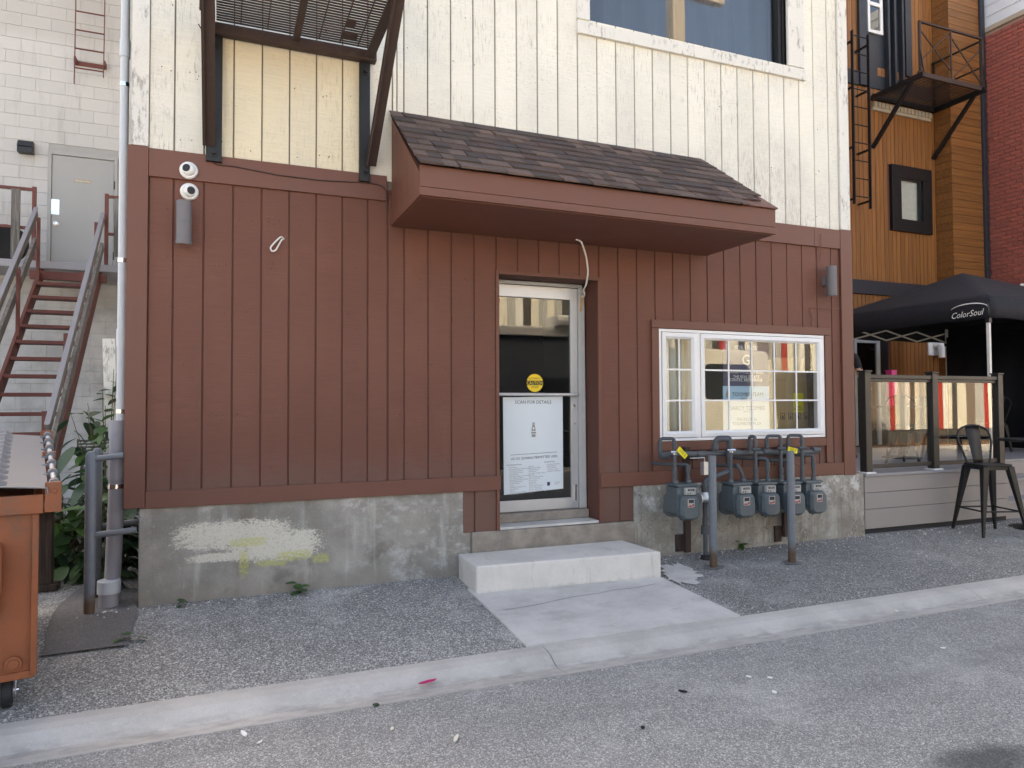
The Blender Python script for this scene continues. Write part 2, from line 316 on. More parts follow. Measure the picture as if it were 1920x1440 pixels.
# across the lane
STR = {'s_cream': (.70, .67, .56), 's_dark': (.07, .065, .06), 's_grey': (.42, .42, .40), 's_brown': (.20, .155, .12), 's_red': (.40, .03, .025), 's_white': (.74, .73, .68)}
for k, v in STR.items(): MAT[k] = paint(k, v, .6, var=.06, bump=.1)
MAT['white_wall_shaded'] = paint('white_wall_in_shade', (.085, .10, .125), .7, var=.06)  # dark tone paints the building's shadow onto a white wall
MAT['van_cream'] = paint('van_cream', (.80, .77, .68), .3, var=.03)
MAT['mulch'] = paint('mulch', (.16, .09, .045), .95, var=.5, bump=.8, scale=40)

# ------------------------------------------------------------------ mesh helpers
BASE = {}
class MB:
    def __init__(s): s.v = []; s.f = []
    def add(s, vs_, fs):
        o = len(s.v); s.v += [tuple(p) for p in vs_]; s.f += [tuple(i+o for i in f) for f in fs]; return s
    def box(s, x0, x1, y0, y1, z0, z1):
        return s.add([(x0, y0, z0), (x1, y0, z0), (x1, y1, z0), (x0, y1, z0), (x0, y0, z1), (x1, y0, z1), (x1, y1, z1), (x0, y1, z1)],
                     [(3, 2, 1, 0), (4, 5, 6, 7), (0, 1, 5, 4), (1, 2, 6, 5), (2, 3, 7, 6), (3, 0, 4, 7)])
    def hexa(s, p):   # 8 points: bottom loop then top loop
        return s.add(p, [(3, 2, 1, 0), (4, 5, 6, 7), (0, 1, 5, 4), (1, 2, 6, 5), (2, 3, 7, 6), (3, 0, 4, 7)])
    def beam(s, a, b_, w, h, upv=(0, 0, 1)):
        a = Vector(a); b_ = Vector(b_); d = (b_-a).normalized(); u = Vector(upv)
        if abs(d.dot(u)) > .98: u = Vector((0, 1, 0))
        sd = d.cross(u).normalized(); u = sd.cross(d)
        q = [sd*(i*w/2)+u*(j*h/2) for i, j in ((-1, -1), (1, -1), (1, 1), (-1, 1))]
        return s.add([a+k for k in q]+[b_+k for k in q], [(0, 1, 2, 3), (7, 6, 5, 4), (0, 4, 5, 1), (1, 5, 6, 2), (2, 6, 7, 3), (3, 7, 4, 0)])
    def prism(s, pts, y0, y1, inset=0., depth=0.):   # outline in (x,z), extruded along y; front at y0, optional chamfer
        n = len(pts); o = len(s.v)
        cx = sum(p[0] for p in pts)/n; cz = sum(p[1] for p in pts)/n
        if inset:
            fr = [(p[0]-(p[0]-cx)/max(1e-6, math.hypot(p[0]-cx, p[1]-cz))*inset, y0, p[1]-(p[1]-cz)/max(1e-6, math.hypot(p[0]-cx, p[1]-cz))*inset) for p in pts]
            loops = [fr, [(p[0], y0+depth, p[1]) for p in pts], [(p[0], y1, p[1]) for p in pts]]
        else: loops = [[(p[0], y0, p[1]) for p in pts], [(p[0], y1, p[1]) for p in pts]]
        for L in loops: s.v += L
        k = len(loops)
        s.f.append(tuple(o+i for i in range(n))); s.f.append(tuple(o+(k-1)*n+i for i in reversed(range(n))))
        for j in range(k-1):
            for i in range(n):
                i2 = (i+1) % n; s.f.append((o+j*n+i2, o+j*n+i, o+(j+1)*n+i, o+(j+1)*n+i2))
        return s
    def tube(s, path, r, n=10, bend=0., seg=4, cap=True):
        P = [Vector(p) for p in path]
        if bend and len(P) > 2:
            Q = [P[0]]
            for i in range(1, len(P)-1):
                a = (P[i-1]-P[i]); c_ = (P[i+1]-P[i]); t = min(bend, a.length*.49, c_.length*.49)
                a = P[i]+a.normalized()*t; c_ = P[i]+c_.normalized()*t
                for k in range(seg+1):
                    u = k/seg; Q.append(a*(1-u)**2+P[i]*2*u*(1-u)+c_*u*u)
            Q.append(P[-1]); P = Q
        o = len(s.v); prev = None; m = len(P)
        for i, p in enumerate(P):
            d = (P[min(i+1, m-1)]-P[max(i-1, 0)]).normalized()
            if prev is None:
                u = Vector((0, 0, 1)) if abs(d.z) < .9 else Vector((1, 0, 0)); u = (u-d*d.dot(u)).normalized()
            else: u = (prev-d*d.dot(prev)).normalized()
            prev = u; sd = d.cross(u); rr = r[i] if isinstance(r, (list, tuple)) else r
            for k in range(n):
                a = 2*math.pi*k/n; s.v.append(tuple(p+(u*math.cos(a)+sd*math.sin(a))*rr))
        for i in range(m-1):
            for k in range(n):
                k2 = (k+1) % n; s.f.append((o+i*n+k, o+i*n+k2, o+(i+1)*n+k2, o+(i+1)*n+k))
        if cap: s.f.append(tuple(o+k for k in reversed(range(n)))); s.f.append(tuple(o+(m-1)*n+k for k in range(n)))
        return s
    def lathe(s, c, axis, prof, n=20):   # profile [(along, radius)]
        c = Vector(c); ax = Vector(axis).normalized(); pts = [c+ax*t for t, r in prof]
        u = Vector((0, 0, 1)) if abs(ax.z) < .9 else Vector((1, 0, 0)); u = (u-ax*ax.dot(u)).normalized(); sd = ax.cross(u); o = len(s.v)
        for p, (t, r) in zip(pts, prof):
            for k in range(n):
                a = 2*math.pi*k/n; s.v.append(tuple(p+(u*math.cos(a)+sd*math.sin(a))*max(r, 1e-4)))
        m = len(prof)
        for i in range(m-1):
            for k in range(n):
                k2 = (k+1) % n; s.f.append((o+i*n+k, o+i*n+k2, o+(i+1)*n+k2, o+(i+1)*n+k))
        s.f.append(tuple(o+k for k in reversed(range(n)))); s.f.append(tuple(o+(m-1)*n+k for k in range(n)))
        return s
    def build(s, name, mat, parent=None, smooth=False, bevel=0., at=None):
        off = Vector((0, 0, 0))
        if parent is not None: off = BASE.get(parent.name, Vector((0, 0, 0)))
        me = bpy.data.meshes.new(name)
        me.from_pydata([(p[0]-off.x, p[1]-off.y, p[2]-off.z) for p in s.v], [], s.f); me.update()
        bm = bmesh.new(); bm.from_mesh(me); bmesh.ops.recalc_face_normals(bm, faces=bm.faces); bm.to_mesh(me); bm.free()
        me.materials.append(MAT[mat] if isinstance(mat, str) else mat)
        o = bpy.data.objects.new(name, me); COL.objects.link(o)
        if parent is not None: o.parent = parent; BASE[o.name] = off
        if smooth:
            me.polygons.foreach_set('use_smooth', [True]*len(me.polygons)); me.update()
            md = o.modifiers.new('e', 'EDGE_SPLIT'); md.split_angle = R_(38)
        if bevel:
            md = o.modifiers.new('b', 'BEVEL'); md.width = bevel; md.segments = 2; md.limit_method = 'ANGLE'; md.harden_normals = False
        return o
def tag(o, label, cat, group=None, kind=None):
    if label: o['label'] = label
    if cat: o['category'] = cat
    if group: o['group'] = group
    if kind: o['kind'] = kind
    return o
def thing(name, base, label, cat, group=None, rot=0., local=False):
    o = bpy.data.objects.new(name, None); COL.objects.link(o); o.location = base; o.rotation_euler = (0, 0, rot); o.empty_display_size = .1
    BASE[o.name] = Vector((0, 0, 0)) if local else Vector(base)
    return tag(o, label, cat, group)
def struct(o): o['kind'] = 'structure'; return o
def piece(name, me, parent, loc, rot=None):
    o = bpy.data.objects.new(name, me); COL.objects.link(o); o.parent = parent; o.location = Vector(loc)-BASE.get(parent.name, Vector((0, 0, 0)))
    if rot: o.rotation_euler = rot
    return o
def mesh_of(mb, name, mat, bevel=False):
    me = bpy.data.meshes.new(name); me.from_pydata(mb.v, [], mb.f); bm = bmesh.new(); bm.from_mesh(me)
    bmesh.ops.recalc_face_normals(bm, faces=bm.faces)
    if bevel: bmesh.ops.bevel(bm, geom=bm.edges[:]+bm.verts[:], offset=bevel, segments=1, affect='EDGES')
    bm.to_mesh(me); bm.free(); me.materials.append(MAT[mat]); return me
def rrect(x0, x1, z0, z1, r, n=4):
    out = []
    for cx, cz, a0 in ((x1-r, z1-r, 0), (x0+r, z1-r, 90), (x0+r, z0+r, 180), (x1-r, z0+r, 270)):
        for k in range(n+1):
            a = R_(a0+90*k/n); out.append((cx+r*math.cos(a), cz+r*math.sin(a)))
    return out
_tc = {}
def text(s_, size, x, y, z, mat, parent, name='lettering', align='CENTER', shear=0., xs=1., rot=None, tilt=0.):
    """flat lettering standing in a plane that faces -Y, baseline start/centre at x,y,z"""
    cu = bpy.data.curves.new('t', 'FONT'); cu.body = s_; cu.size = size; cu.align_x = align; cu.resolution_u = 2; cu.shear = shear
    cu.space_line = 1.0
    o = bpy.data.objects.new('t', cu); COL.objects.link(o); bpy.context.view_layer.update()
    me = bpy.data.meshes.new_from_object(o.evaluated_get(bpy.context.evaluated_depsgraph_get()))
    bpy.data.objects.remove(o); bpy.data.curves.remove(cu)
    off = BASE.get(parent.name, Vector((0, 0, 0))) if parent else Vector((0, 0, 0))
    ca, sa = math.cos(tilt), math.sin(tilt)
    for v in me.vertices:
        px, pz = v.co.x*xs, v.co.y
        px, pz = px*ca-pz*sa, px*sa+pz*ca
        if rot: v.co = Vector((x, y, z))+rot @ Vector((px, 0, pz))-off
        else: v.co = Vector((x+px, y, z+pz))-off
    me.materials.clear(); me.materials.append(MAT[mat])
    t = bpy.data.objects.new(name, me); COL.objects.link(t)
    if parent: t.parent = parent; BASE[t.name] = off
    return t

# ------------------------------------------------------------------ ground
def sheet(name, x0, x1, prof, mat, dx=.5, amp=0., under=None):
    """strip along x, profile of (y, z)"""
    nx = max(1, int((x1-x0)/dx)); v = []; f = []; m = len(prof)
    for i in range(nx+1):
        x = x0+(x1-x0)*i/nx
        for j, (y, z) in enumerate(prof):
            d = 0 if j in (0, m-1) else amp*(math.sin(x*2.1+y*1.7)+math.sin(x*.9-y*2.3+1))*.5
            v.append((x, y, z+d))
    for i in range(nx):
        for j in range(m-1): f.append((i*m+j, (i+1)*m+j, (i+1)*m+j+1, i*m+j+1))
    mb = MB(); mb.v = v; mb.f = f
    return struct(mb.build(name, mat, smooth=False))
g = MB(); g.add([(-400, -400, -.30), (400, -400, -.30), (400, 400, -.30), (-400, 400, -.30)], [(0, 1, 2, 3)])
struct(g.build('ground', 'asphalt_road'))
def apron_z(y): return -.078*min(1, max(0, -y/1.64)) if y < 0 else 0.
sheet('apron', -14, 22, [(-1.64, -.078), (-1.3, -.062), (-.9, -.043), (-.5, -.024), (-.2, -.009), (0, 0), (.4, 0), (9, .0)], 'asphalt_apron', .4, .004)
sheet('road', -16, 40, [(-8.4, -.11), (-6.5, -.08), (-5, -.075), (-3.5, -.09), (-2.6, -.108), (-2.0, -.122)], 'asphalt_road', .6, .004)
kb = thing('kerb', (0, -1.82, -.2), None, None); kb['kind'] = 'structure'
kp = [(-1.645, -.2), (-1.645, -.074), (-1.72, -.072), (-1.78, -.082), (-1.84, -.115), (-1.88, -.132), (-1.93, -.130), (-2.03, -.116), (-2.03, -.2)]
xs = [-13.2, -8.9, -5.9, -2.9, 2.19, 5.95, 9.0, 12, 15, 18, 21]
for a, c_ in zip(xs, xs[1:]):
    mb = MB(); n = len(kp); a2 = a+.003; c2 = c_-.003
    mb.v = [(a2, y, z) for y, z in kp]+[(c2, y, z) for y, z in kp]
    mb.f = [tuple(range(n)), tuple(reversed(range(n, 2*n)))]+[(i, i+1, n+i+1, n+i) for i in range(n-1)]
    mb.build('kerb_segment', 'kerb', kb)
# walkway slab from doorstep to kerb
pz = lambda x, y, o=.012: (x, y, apron_z(y)+o)
mb = MB(); T = [(2.13, -.40), (3.76, -.40), (3.745, -1.643), (2.10, -1.643)]
mb.hexa([pz(x, y, -.05) for x, y in T]+[pz(x, y) for x, y in T])
struct(mb.build('path', 'path'))
crk = MB()
cx0 = 2.2
pts = [(2.2, -.98), (2.45, -.955), (2.7, -.90), (2.86, -.87), (3.05, -.86), (3.2, -.83), (3.42, -.84), (3.6, -.80)]
for (a, c_), (d, e) in zip(pts, pts[1:]):
    crk.add([pz(a, c_-.003, .0135), pz(d, e-.003, .0135), pz(d, e+.003, .0135), pz(a, c_+.003, .0135)], [(0, 1, 2, 3)])
o = crk.build('crack', 'asphalt_patch', bpy.data.objects['path'])
# smooth asphalt patch by the corner, concrete splash by the step
mb = MB(); P = [(-.63, -.80), (-.17, -.785), (-.20, -.3), (-.215, .5), (-.66, .85), (-.74, .2)]
n = 24; mb.v = []
ring = []
for (a, c_), (d, e) in zip(P, P[1:]+P[:1]):
    for k in range(5):
        u = k/5; ring.append((a+(d-a)*u+random.uniform(-.012, .012), c_+(e-c_)*u+random.uniform(-.012, .012)))
mb.v = [(x, y, apron_z(y)+.016) for x, y in ring]; mb.f = [tuple(range(len(ring)))]
struct(mb.build('asphalt_patch', 'asphalt_patch'))
mb = MB(); ring = []
for k in range(40):
    a = 2*math.pi*k/40; r = 1+random.uniform(-.25, .25); ring.append((3.98+.17*r*math.cos(a)+.10*math.sin(a), -.60+.27*r*math.sin(a)))
mb.v = [(x, y, apron_z(y)+.008) for x, y in ring]; mb.f = [tuple(range(40))]
struct(mb.build('cement_splash', 'path'))

# ------------------------------------------------------------------ the brown and cream building
BX0, BX1, BTOP, BDEP = -.30, 6.68, 10.7, 6.6
B = thing('brown_building', (3.2, 0, 0), 'two-storey wooden building, brown paint below, weathered cream boards above', 'building')
DX0, DX1, DZ0, DZ1 = 2.56, 3.535, .36, 2.57            # door opening
WX0, WX1, WZ0, WZ1 = 4.19, 6.27, 1.075, 2.155          # shop window opening
UX0, UX1, UZ0, UZ1 = 3.47, 5.84, 5.0, 6.9              # upper window opening
bk = .009
# hollow shell: side, back walls, floor slab, roof
mb = MB(); mb.box(BX0+.02, BX0+.2, .21, BDEP, .7, BTOP).box(BX1-.2, BX1-.02, .21, BDEP, .66, BTOP).box(BX0+.21, BX1-.21, BDEP-.2, BDEP, 0, BTOP)
mb.build('wall', 'white_siding', B)
mb = MB(); mb.box(BX0+.205, BX1-.205, .22, BDEP-.21, .30, .36); mb.build('floor', 'interior_grey', B)
mb = MB(); mb.box(BX0+.205, BX1-.205, .22, BDEP-.21, 3.0, 3.2); mb.build('ceiling', 'interior_grey', B)
mb = MB(); mb.box(BX0-.08, BX1+.08, -.08, BDEP+.1, BTOP+.002, BTOP+.18); mb.build('roof', 'charcoal', B)
# partition behind the glass door and the shop window
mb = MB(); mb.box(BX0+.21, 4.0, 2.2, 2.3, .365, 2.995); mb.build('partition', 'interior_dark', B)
mb = MB(); mb.box(4.02, 4.1, .22, 3.5, .365, 2.995).box(4.105, BX1-.21, 3.4, 3.5, .365, 2.995); mb.build('partition', 'interior_grey', B)
def backing(x0, x1, z0, z1, holes, mat):
    mb = MB(); X = sorted({x0, x1, *[h[0] for h in holes], *[h[1] for h in holes]}); Z = sorted({z0, z1, *[h[2] for h in holes], *[h[3] for h in holes]})
    X = [x for x in X if x0 <= x <= x1]; Z = [z for z in Z if z0 <= z <= z1]
    for a, c_ in zip(X, X[1:]):
        for d, e in zip(Z, Z[1:]):
            if any(h[0] <= (a+c_)/2 <= h[1] and h[2] <= (d+e)/2 <= h[3] for h in holes): continue
            mb.box(a, c_, bk, .2, d, e)
    return mb
HO = [(DX0, DX1, DZ0, DZ1), (WX0, WX1, WZ0, WZ1), (UX0, UX1, UZ0, UZ1)]
backing(2.229, 3.956, .36, .699, HO, None).build('sheathing', 'groove_brown', B)
backing(BX0+.02, BX1-.02, .70, 3.2, HO, None).build('sheathing', 'groove_brown', B)
backing(BX0+.02, BX1-.02, 3.202, BTOP, HO, None).build('sheathing', 'groove_white', B)
def boards(grid0, x0, x1, z0, z1, mat, holes, wid=.2032, gap=.009, y0=0., rag=False):
    i = math.floor((x0-grid0)/wid)
    while grid0+i*wid < x1:
        a = max(x0, grid0+i*wid+gap/2); c_ = min(x1, grid0+(i+1)*wid-gap/2); i += 1
        if c_-a < .012: continue
        segs = [(a, c_, z0, z1)]
        for h in holes:
            ns = []
            for (p, q_, s_, t) in segs:
                if h[1] <= p or h[0] >= q_ or h[3] <= s_ or h[2] >= t: ns.append((p, q_, s_, t)); continue
                if s_ < h[2]: ns.append((p, q_, s_, h[2]))
                if t > h[3]: ns.append((p, q_, h[3], t))
                if p < h[0]: ns.append((p, h[0]-.001, max(s_, h[2]), min(t, h[3])))
                if q_ > h[1]: ns.append((h[1]+.001, q_, max(s_, h[2]), min(t, h[3])))
            segs = ns
        for (p, q_, s_, t) in segs:
            if q_-p < .01 or t-s_ < .02: continue
            yy = y0+random.uniform(-.0015, .0015)
            mb = MB(); ch = .003
            mb.hexa([(p+ch, yy, s_), (q_-ch, yy, s_), (q_, bk-.0005, s_), (p, bk-.0005, s_), (p+ch, yy, t), (q_-ch, yy, t), (q_, bk-.0005, t), (p, bk-.0005, t)])
            mb.build('board', mat, B)
hb = [(DX0, DX1, 0, DZ1), (WX0, WX1, WZ0, WZ1)]
G2 = 3.5511-.2032*9
boards(0, -.16, 1.58, .75, 3.16, 'brown_siding', [])
boards(G2, 1.592, 6.515, .75, 3.16, 'brown_siding', hb)
boards(G2, 2.229, 2.555, .35, .748, 'brown_siding', []); boards(G2, 3.56, 3.955, .35, .748, 'brown_siding', [])
hu = [(UX0, UX1, UZ0, UZ1)]
boards(0, -.165, .222, 3.27, 10.65, 'white_siding', []); boards(0, .228, 1.42, 3.27, 4.26, 'cream_siding', [])
boards(0, .228, 1.42, 4.30, 10.65, 'white_siding', []); boards(0, 1.426, 1.66, 3.27, 10.65, 'white_siding', [])
boards(G2, 1.668, 6.53, 3.27, 10.65, 'white_siding', hu)
# trim
def trim(x0, x1, z0, z1, mat='brown_trim', y0=-.024, y1=.012, bv=.003, name='trim_board'):
    mb = MB(); mb.box(x0, x1, y0, y1, z0, z1); return mb.build(name, mat, B, bevel=bv)
trim(-.163, 1.575, 3.10, 3.305); trim(4.76, 6.15, 3.10, 3.305); trim(6.153, 6.512, 3.10, 3.305)
trim(BX0, -.166, .705, 3.312, y0=-.026, y1=.18, name='corner_board'); trim(6.516, BX1, .66, 3.312, y0=-.026, y1=.18, name='corner_board')
trim(BX0+.02, -.168, 3.316, 10.65, 'white_trim_worn', y0=-.022, y1=.18, name='corner_board'); trim(6.535, BX1-.01, 3.316, 10.65, 'white_trim_worn', y0=-.022, y1=.18, name='corner_board')
trim(-.163, 2.566, .700, .822); trim(3.545, 6.512, .672, .800)
# foundation
mb = MB()
mb.hexa([(-.205, .0, -.3), (2.30, .0, -.3), (2.30, .21, -.3), (-.205, .21, -.3), (-.205, .004, .712), (2.30, .004, .712), (2.30, .21, .712), (-.205, .21, .712)])
mb.build('foundation', 'foundation', B, bevel=.006)
mb = MB(); mb.box(-.20, -.12, -.012, .0, -.3, .70); mb.build('foundation_corner', 'foundation', B, bevel=.004)
mb = MB(); n = 26
for i in range(n):
    a = 3.9+(6.80-3.9)*i/n; c_ = 3.9+(6.80-3.9)*(i+1)/n
    ya, yc = [-.004-.016*abs(math.sin(k*3.1))-.006*math.sin(k*9) for k in (a, c_)]
    za = .668
    mb.hexa([(a, ya-.012, -.3), (c_, yc-.012, -.3), (c_, .21, -.3), (a, .21, -.3), (a, ya, za), (c_, yc, za), (c_, .21, za), (a, .21, za)])
mb.build('foundation', 'foundation_right', B)
mb = MB(); mb.box(-.20, -.05, .215, BDEP, -.3, .699); mb.build('foundation', 'foundation', B)
mb = MB(); mb.box(6.50, 6.64, .215, BDEP, -.3, .655); mb.build('foundation', 'foundation_right', B)
# the sill block beneath the door
mb = MB(); mb.hexa([(2.302, -.045, -.3), (3.898, -.055, -.3), (3.898, .21, -.3), (2.302, .21, -.3), (2.302, -.020, .352), (3.898, -.028, .345), (3.898, .21, .345), (2.302, .21, .352)])
mb.build('door_sill', 'sill', B, bevel=.012)
mb = MB(); mb.box(2.562, 3.53, -.012, .20, .353, .375); mb.build('door_sill', 'path', B, bevel=.004)
mb = MB(); mb.box(2.566, 3.53, .18, .50, .376, .455); mb.build('threshold', 'sill', B, bevel=.006)
# door recess linings
mb = MB(); mb.box(DX0-.10, DX0-.002, .21, .36, .456, DZ1+.1); mb.build('jamb', 'brown_trim', B)
mb = MB(); mb.box(DX1+.002, DX1+.03, -.012, .235, .352, DZ1); mb.build('jamb', 'brown_trim', B)
mb = MB(); mb.box(DX0-.03, DX0-.002, -.012, .235, .352, DZ1); mb.build('jamb', 'brown_trim', B)
mb = MB(); mb.box(DX0-.03, DX1+.03, -.014, .235, DZ1+.002, DZ1+.03); mb.build('jamb', 'brown_trim', B)
# aluminium glass door at y = .25
DY = .25
dr = MB(); dr.box(2.57, 2.66, DY, DY+.05, .46, 2.53)
dr.box(3.385, 3.455, DY, DY+.05, .46, 2.53).box(2.661, 3.384, DY, DY+.05, 2.42, 2.53).box(2.661, 3.384, DY, DY+.05, .46, .56)
door = dr.build('door', 'aluminium', B, bevel=.003)
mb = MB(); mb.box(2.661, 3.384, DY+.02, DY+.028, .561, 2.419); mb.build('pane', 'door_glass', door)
mb = MB(); mb.box(2.568, 3.5, DY-.02, DY+.06, 2.535, 2.566); mb.build('frame_head', 'grey_jamb', door, bevel=.003)
mb = MB(); mb.hexa([(3.458, DY-.03, .46), (3.528, DY-.03, .46), (3.528, DY+.06, .46), (3.458, DY+.06, .46), (3.458, DY-.03, 2.533), (3.518, DY-.03, 2.533), (3.518, DY+.06, 2.533), (3.458, DY+.06, 2.533)])
mb.build('frame_post', 'grey_jamb', door, bevel=.004)
mb = MB(); mb.tube([(2.58, DY+.01, 1.527), (2.58, DY-.035, 1.527), (3.44, DY-.035, 1.524), (3.44, DY+.01, 1.524)], .0145, 10, .03); mb.build('push_bar', 'aluminium', door, True)
mb = MB(); mb.tube([(3.30, DY+.07, 1.50), (3.30, DY+.09, 1.50), (3.30, DY+.09, 1.20), (3.36, DY+.07, 1.18), (3.40, DY+.055, 1.18)], .010, 8, .04); mb.build('handle', 'aluminium', door, True)
mb = MB(); mb.lathe((3.42, DY-.006, 1.42), (0, 1, 0), [(0, .012), (.006, .016), (.01, .016)], 12); mb.lathe((3.42, DY-.004, 1.25), (0, 1, 0), [(0, .006), (.006, .008)], 8); mb.build('lock', 'chrome', door)
mb = MB(); mb.box(3.415, 3.432, DY-.012, DY, .53, .68).box(3.412, 3.435, DY-.016, DY, .66, .675); mb.build('bolt', 'chrome', door)
mb = MB(); mb.hexa([(3.465, DY-.034, 2.30), (3.49, DY-.034, 2.32), (3.49, DY-.031, 2.32), (3.465, DY-.031, 2.30), (3.475, DY-.034, 2.46), (3.51, DY-.034, 2.44), (3.51, DY-.031, 2.44), (3.475, DY-.031, 2.46)]); mb.build('paint_scrape', 'cardboard', door)

# shop window: casing boards, two sashes, bars
trim(4.108, 6.35, 2.158, 2.235, bv=.003, name='window_casing'); trim(4.108, 4.187, .803, 2.155, name='window_casing'); trim(6.273, 6.35, .803, 2.155, name='window_casing')
trim(4.19, 6.27, .985, 1.07, name='window_casing')
WY = -.012
win = MB(); fr = .03
win.box(WX0+.002, WX1-.002, WY, .08, WZ1-fr, WZ1-.002).box(WX0+.002, WX1-.002, WY, .08, WZ0+.002, WZ0+fr).box(WX0+.002, WX0+fr, WY, .08, WZ0+fr, WZ1-fr).box(WX1-fr, WX1-.002, WY, .08, WZ0+fr, WZ1-fr).box(4.632, 4.668, WY, .08, WZ0+fr, WZ1-fr)
win = win.build('window', 'white_vinyl', B, bevel=.003)
def sash(x0, x1, cols):
    z0, z1 = WZ0+.036, WZ1-.036; s_ = .058
    mb = MB()
    # mitred frame with a sloped inner lip
    o_ = [(x0, z0), (x1, z0), (x1, z1), (x0, z1)]; i_ = [(x0+s_, z0+s_), (x1-s_, z0+s_), (x1-s_, z1-s_), (x0+s_, z1-s_)]; m_ = [(x0+s_*.65, z0+s_*.65), (x1-s_*.65, z0+s_*.65), (x1-s_*.65, z1-s_*.65), (x0+s_*.65, z1-s_*.65)]
    yy = WY-.012
    mb.v = [(x, yy+.004, z) for x, z in o_]+[(x, yy, z) for x, z in m_]+[(x, yy+.022, z) for x, z in i_]+[(x, .05, z) for x, z in i_]+[(x, .05, z) for x, z in o_]
    for L in range(5):
        for k in range(4):
            k2 = (k+1) % 4; a, c_ = L*4, ((L+1) % 5)*4; mb.f.append((a+k, a+k2, c_+k2, c_+k))
    mb.build('sash', 'white_vinyl', win)
    gx0, gx1, gz0, gz1 = x0+s_-.002, x1-s_+.002, z0+s_-.002, z1-s_+.002
    mb = MB(); mb.box(gx0, gx1, yy+.024, yy+.030, gz0, gz1); mb.build('pane', 'glass', win)
    for k in range(1, cols):
        xx = gx0+(gx1-gx0)*k/cols; mb = MB(); mb.box(xx-.008, xx+.008, yy+.0185, yy+.0232, gz0, gz1); mb.build('glazing_bar', 'white_vinyl', win)
    for k in (1, 2):
        zz = gz0+(gz1-gz0)*k/3; mb = MB(); mb.box(gx0, gx1, yy+.019, yy+.0230, zz-.008, zz+.008); mb.build('glazing_bar', 'white_vinyl', win)
sash(WX0+.036, 4.628, 2); sash(4.672, WX1-.036, 5)

# upper window
uw = MB(); uw.box(UX0-.13, UX0+.002, -.02, .15, 4.99, UZ1); uw = uw.build('upper_window', 'white_trim_worn', B, bevel=.004)
mb = MB(); mb.box(UX1, UX1+.22, -.02, .15, 5.0, UZ1); mb.build('casing', 'white_trim_worn', uw, bevel=.004)
mb = MB(); mb.hexa([(UX0-.135, -.035, 4.845), (UX1+.225, -.035, 4.865), (UX1+.225, .02, 4.865), (UX0-.135, .02, 4.845), (UX0-.135, -.035, 4.958), (UX1+.225, -.035, 4.978), (UX1+.225, .10, 5.012), (UX0-.135, .10, 4.994)]); mb.build('sill', 'white_trim_worn', uw, bevel=.004)
mb = MB(); mb.box(UX0+.004, UX1-.003, .10, .108, 5.0, UZ1); mb.build('pane', 'glass', uw)
mb = MB(); mb.box(UX1-.07, UX1-.03, .05, .14, 5.0, UZ1).box(UX1-.028, UX1-.002, .03, .16, 5.0, UZ1); mb.build('frame', 'black', uw)
mb = MB(); n = 70
for k in range(n+1):
    x_ = UX0-.1+(UX1-UX0+.2)*k/n; y_ = .36+.035*math.sin(k*.9)+.02*math.sin(k*.37); mb.v += [(x_, y_, 4.85), (x_, y_+.01, 7.0)]
mb.f = [(2*k, 2*k+2, 2*k+3, 2*k+1) for k in range(n)]
mb.build('curtain', 'drape_blue', uw, True)

# canopy over the door
CL, CR, CF, CB, CT, CW = 1.625, 4.745, -.93, 2.895, 3.10, 3.835
core = MB()
core.add([(CL, -.03, CB+.01), (CL, CF+.03, CB+.01), (CL, CF+.03, CT-.02), (CL, -.03, CW-.06), (CR, -.03, CB+.01), (CR, CF+.03, CB+.01), (CR, CF+.03, CT-.02), (CR, -.03, CW-.06)],
         [(0, 1, 2, 3), (7, 6, 5, 4), (0, 4, 5, 1), (1, 5, 6, 2), (2, 6, 7, 3), (3, 7, 4, 0)])
can = core.build('canopy', 'brown_trim', B)
def cheek(px):    # upright boards of the side cheek
    n = 5
    for k in range(n):
        y0_ = -.03-(.87/n)*k-.002; y1_ = -.03-(.87/n)*(k+1)+.002; zt = lambda y: CW-.05+(CT-CW-.0)*(-y-.03)/.9
        mb = MB(); xa, xb = (CL-.012, CL-.0005) if px < 0 else (CR+.0005, CR+.012)
        zb = CB+.10
        mb.hexa([(xa, y0_, zb), (xa, y1_, zb), (xb, y1_, zb), (xb, y0_, zb), (xa, y0_, zt(y0_)), (xa, y1_, max(zb+.01, zt(y1_))), (xb, y1_, max(zb+.01, zt(y1_))), (xb, y0_, zt(y0_))])
        mb.build('cheek_board', 'brown_trim', can)
    xa, xb = (CL-.020, CL-.0005) if px < 0 else (CR+.0005, CR+.020)
    mb = MB(); mb.box(xa, xb, CF+.0, -.028, CB, CB+.098); mb.build('fascia', 'brown_trim', can, bevel=.003)
cheek(-1); cheek(1)
mb = MB(); mb.box(CL-.02, CR+.02, CF-.022, CF, CB+.062, CT+.01); mb.build('fascia', 'brown_trim', can, bevel=.003)
mb = MB(); mb.box(CL-.024, CR+.024, CF-.028, CF-.001, CB, CB+.058); mb.build('fascia', 'brown_trim', can, bevel=.003)
mb = MB(); mb.box(CL-.004, CR+.004, CF+.001, -.027, CB-.006, CB+.008); mb.build('soffit', 'brown_trim', can)
mb = MB(); mb.hexa([(4.40, CF-.045, CT+.0105), (CR+.03, CF-.045, CT+.0105), (CR+.03, CF+.20, CT+.0105), (4.40, CF+.20, CT+.0105), (4.40, CF-.045, CT+.02), (CR+.03, CF-.045, CT+.02), (CR+.03, CF+.20, CT+.195), (4.40, CF+.20, CT+.195)]); mb.build('drip_edge', 'brown_trim', can, bevel=.003)
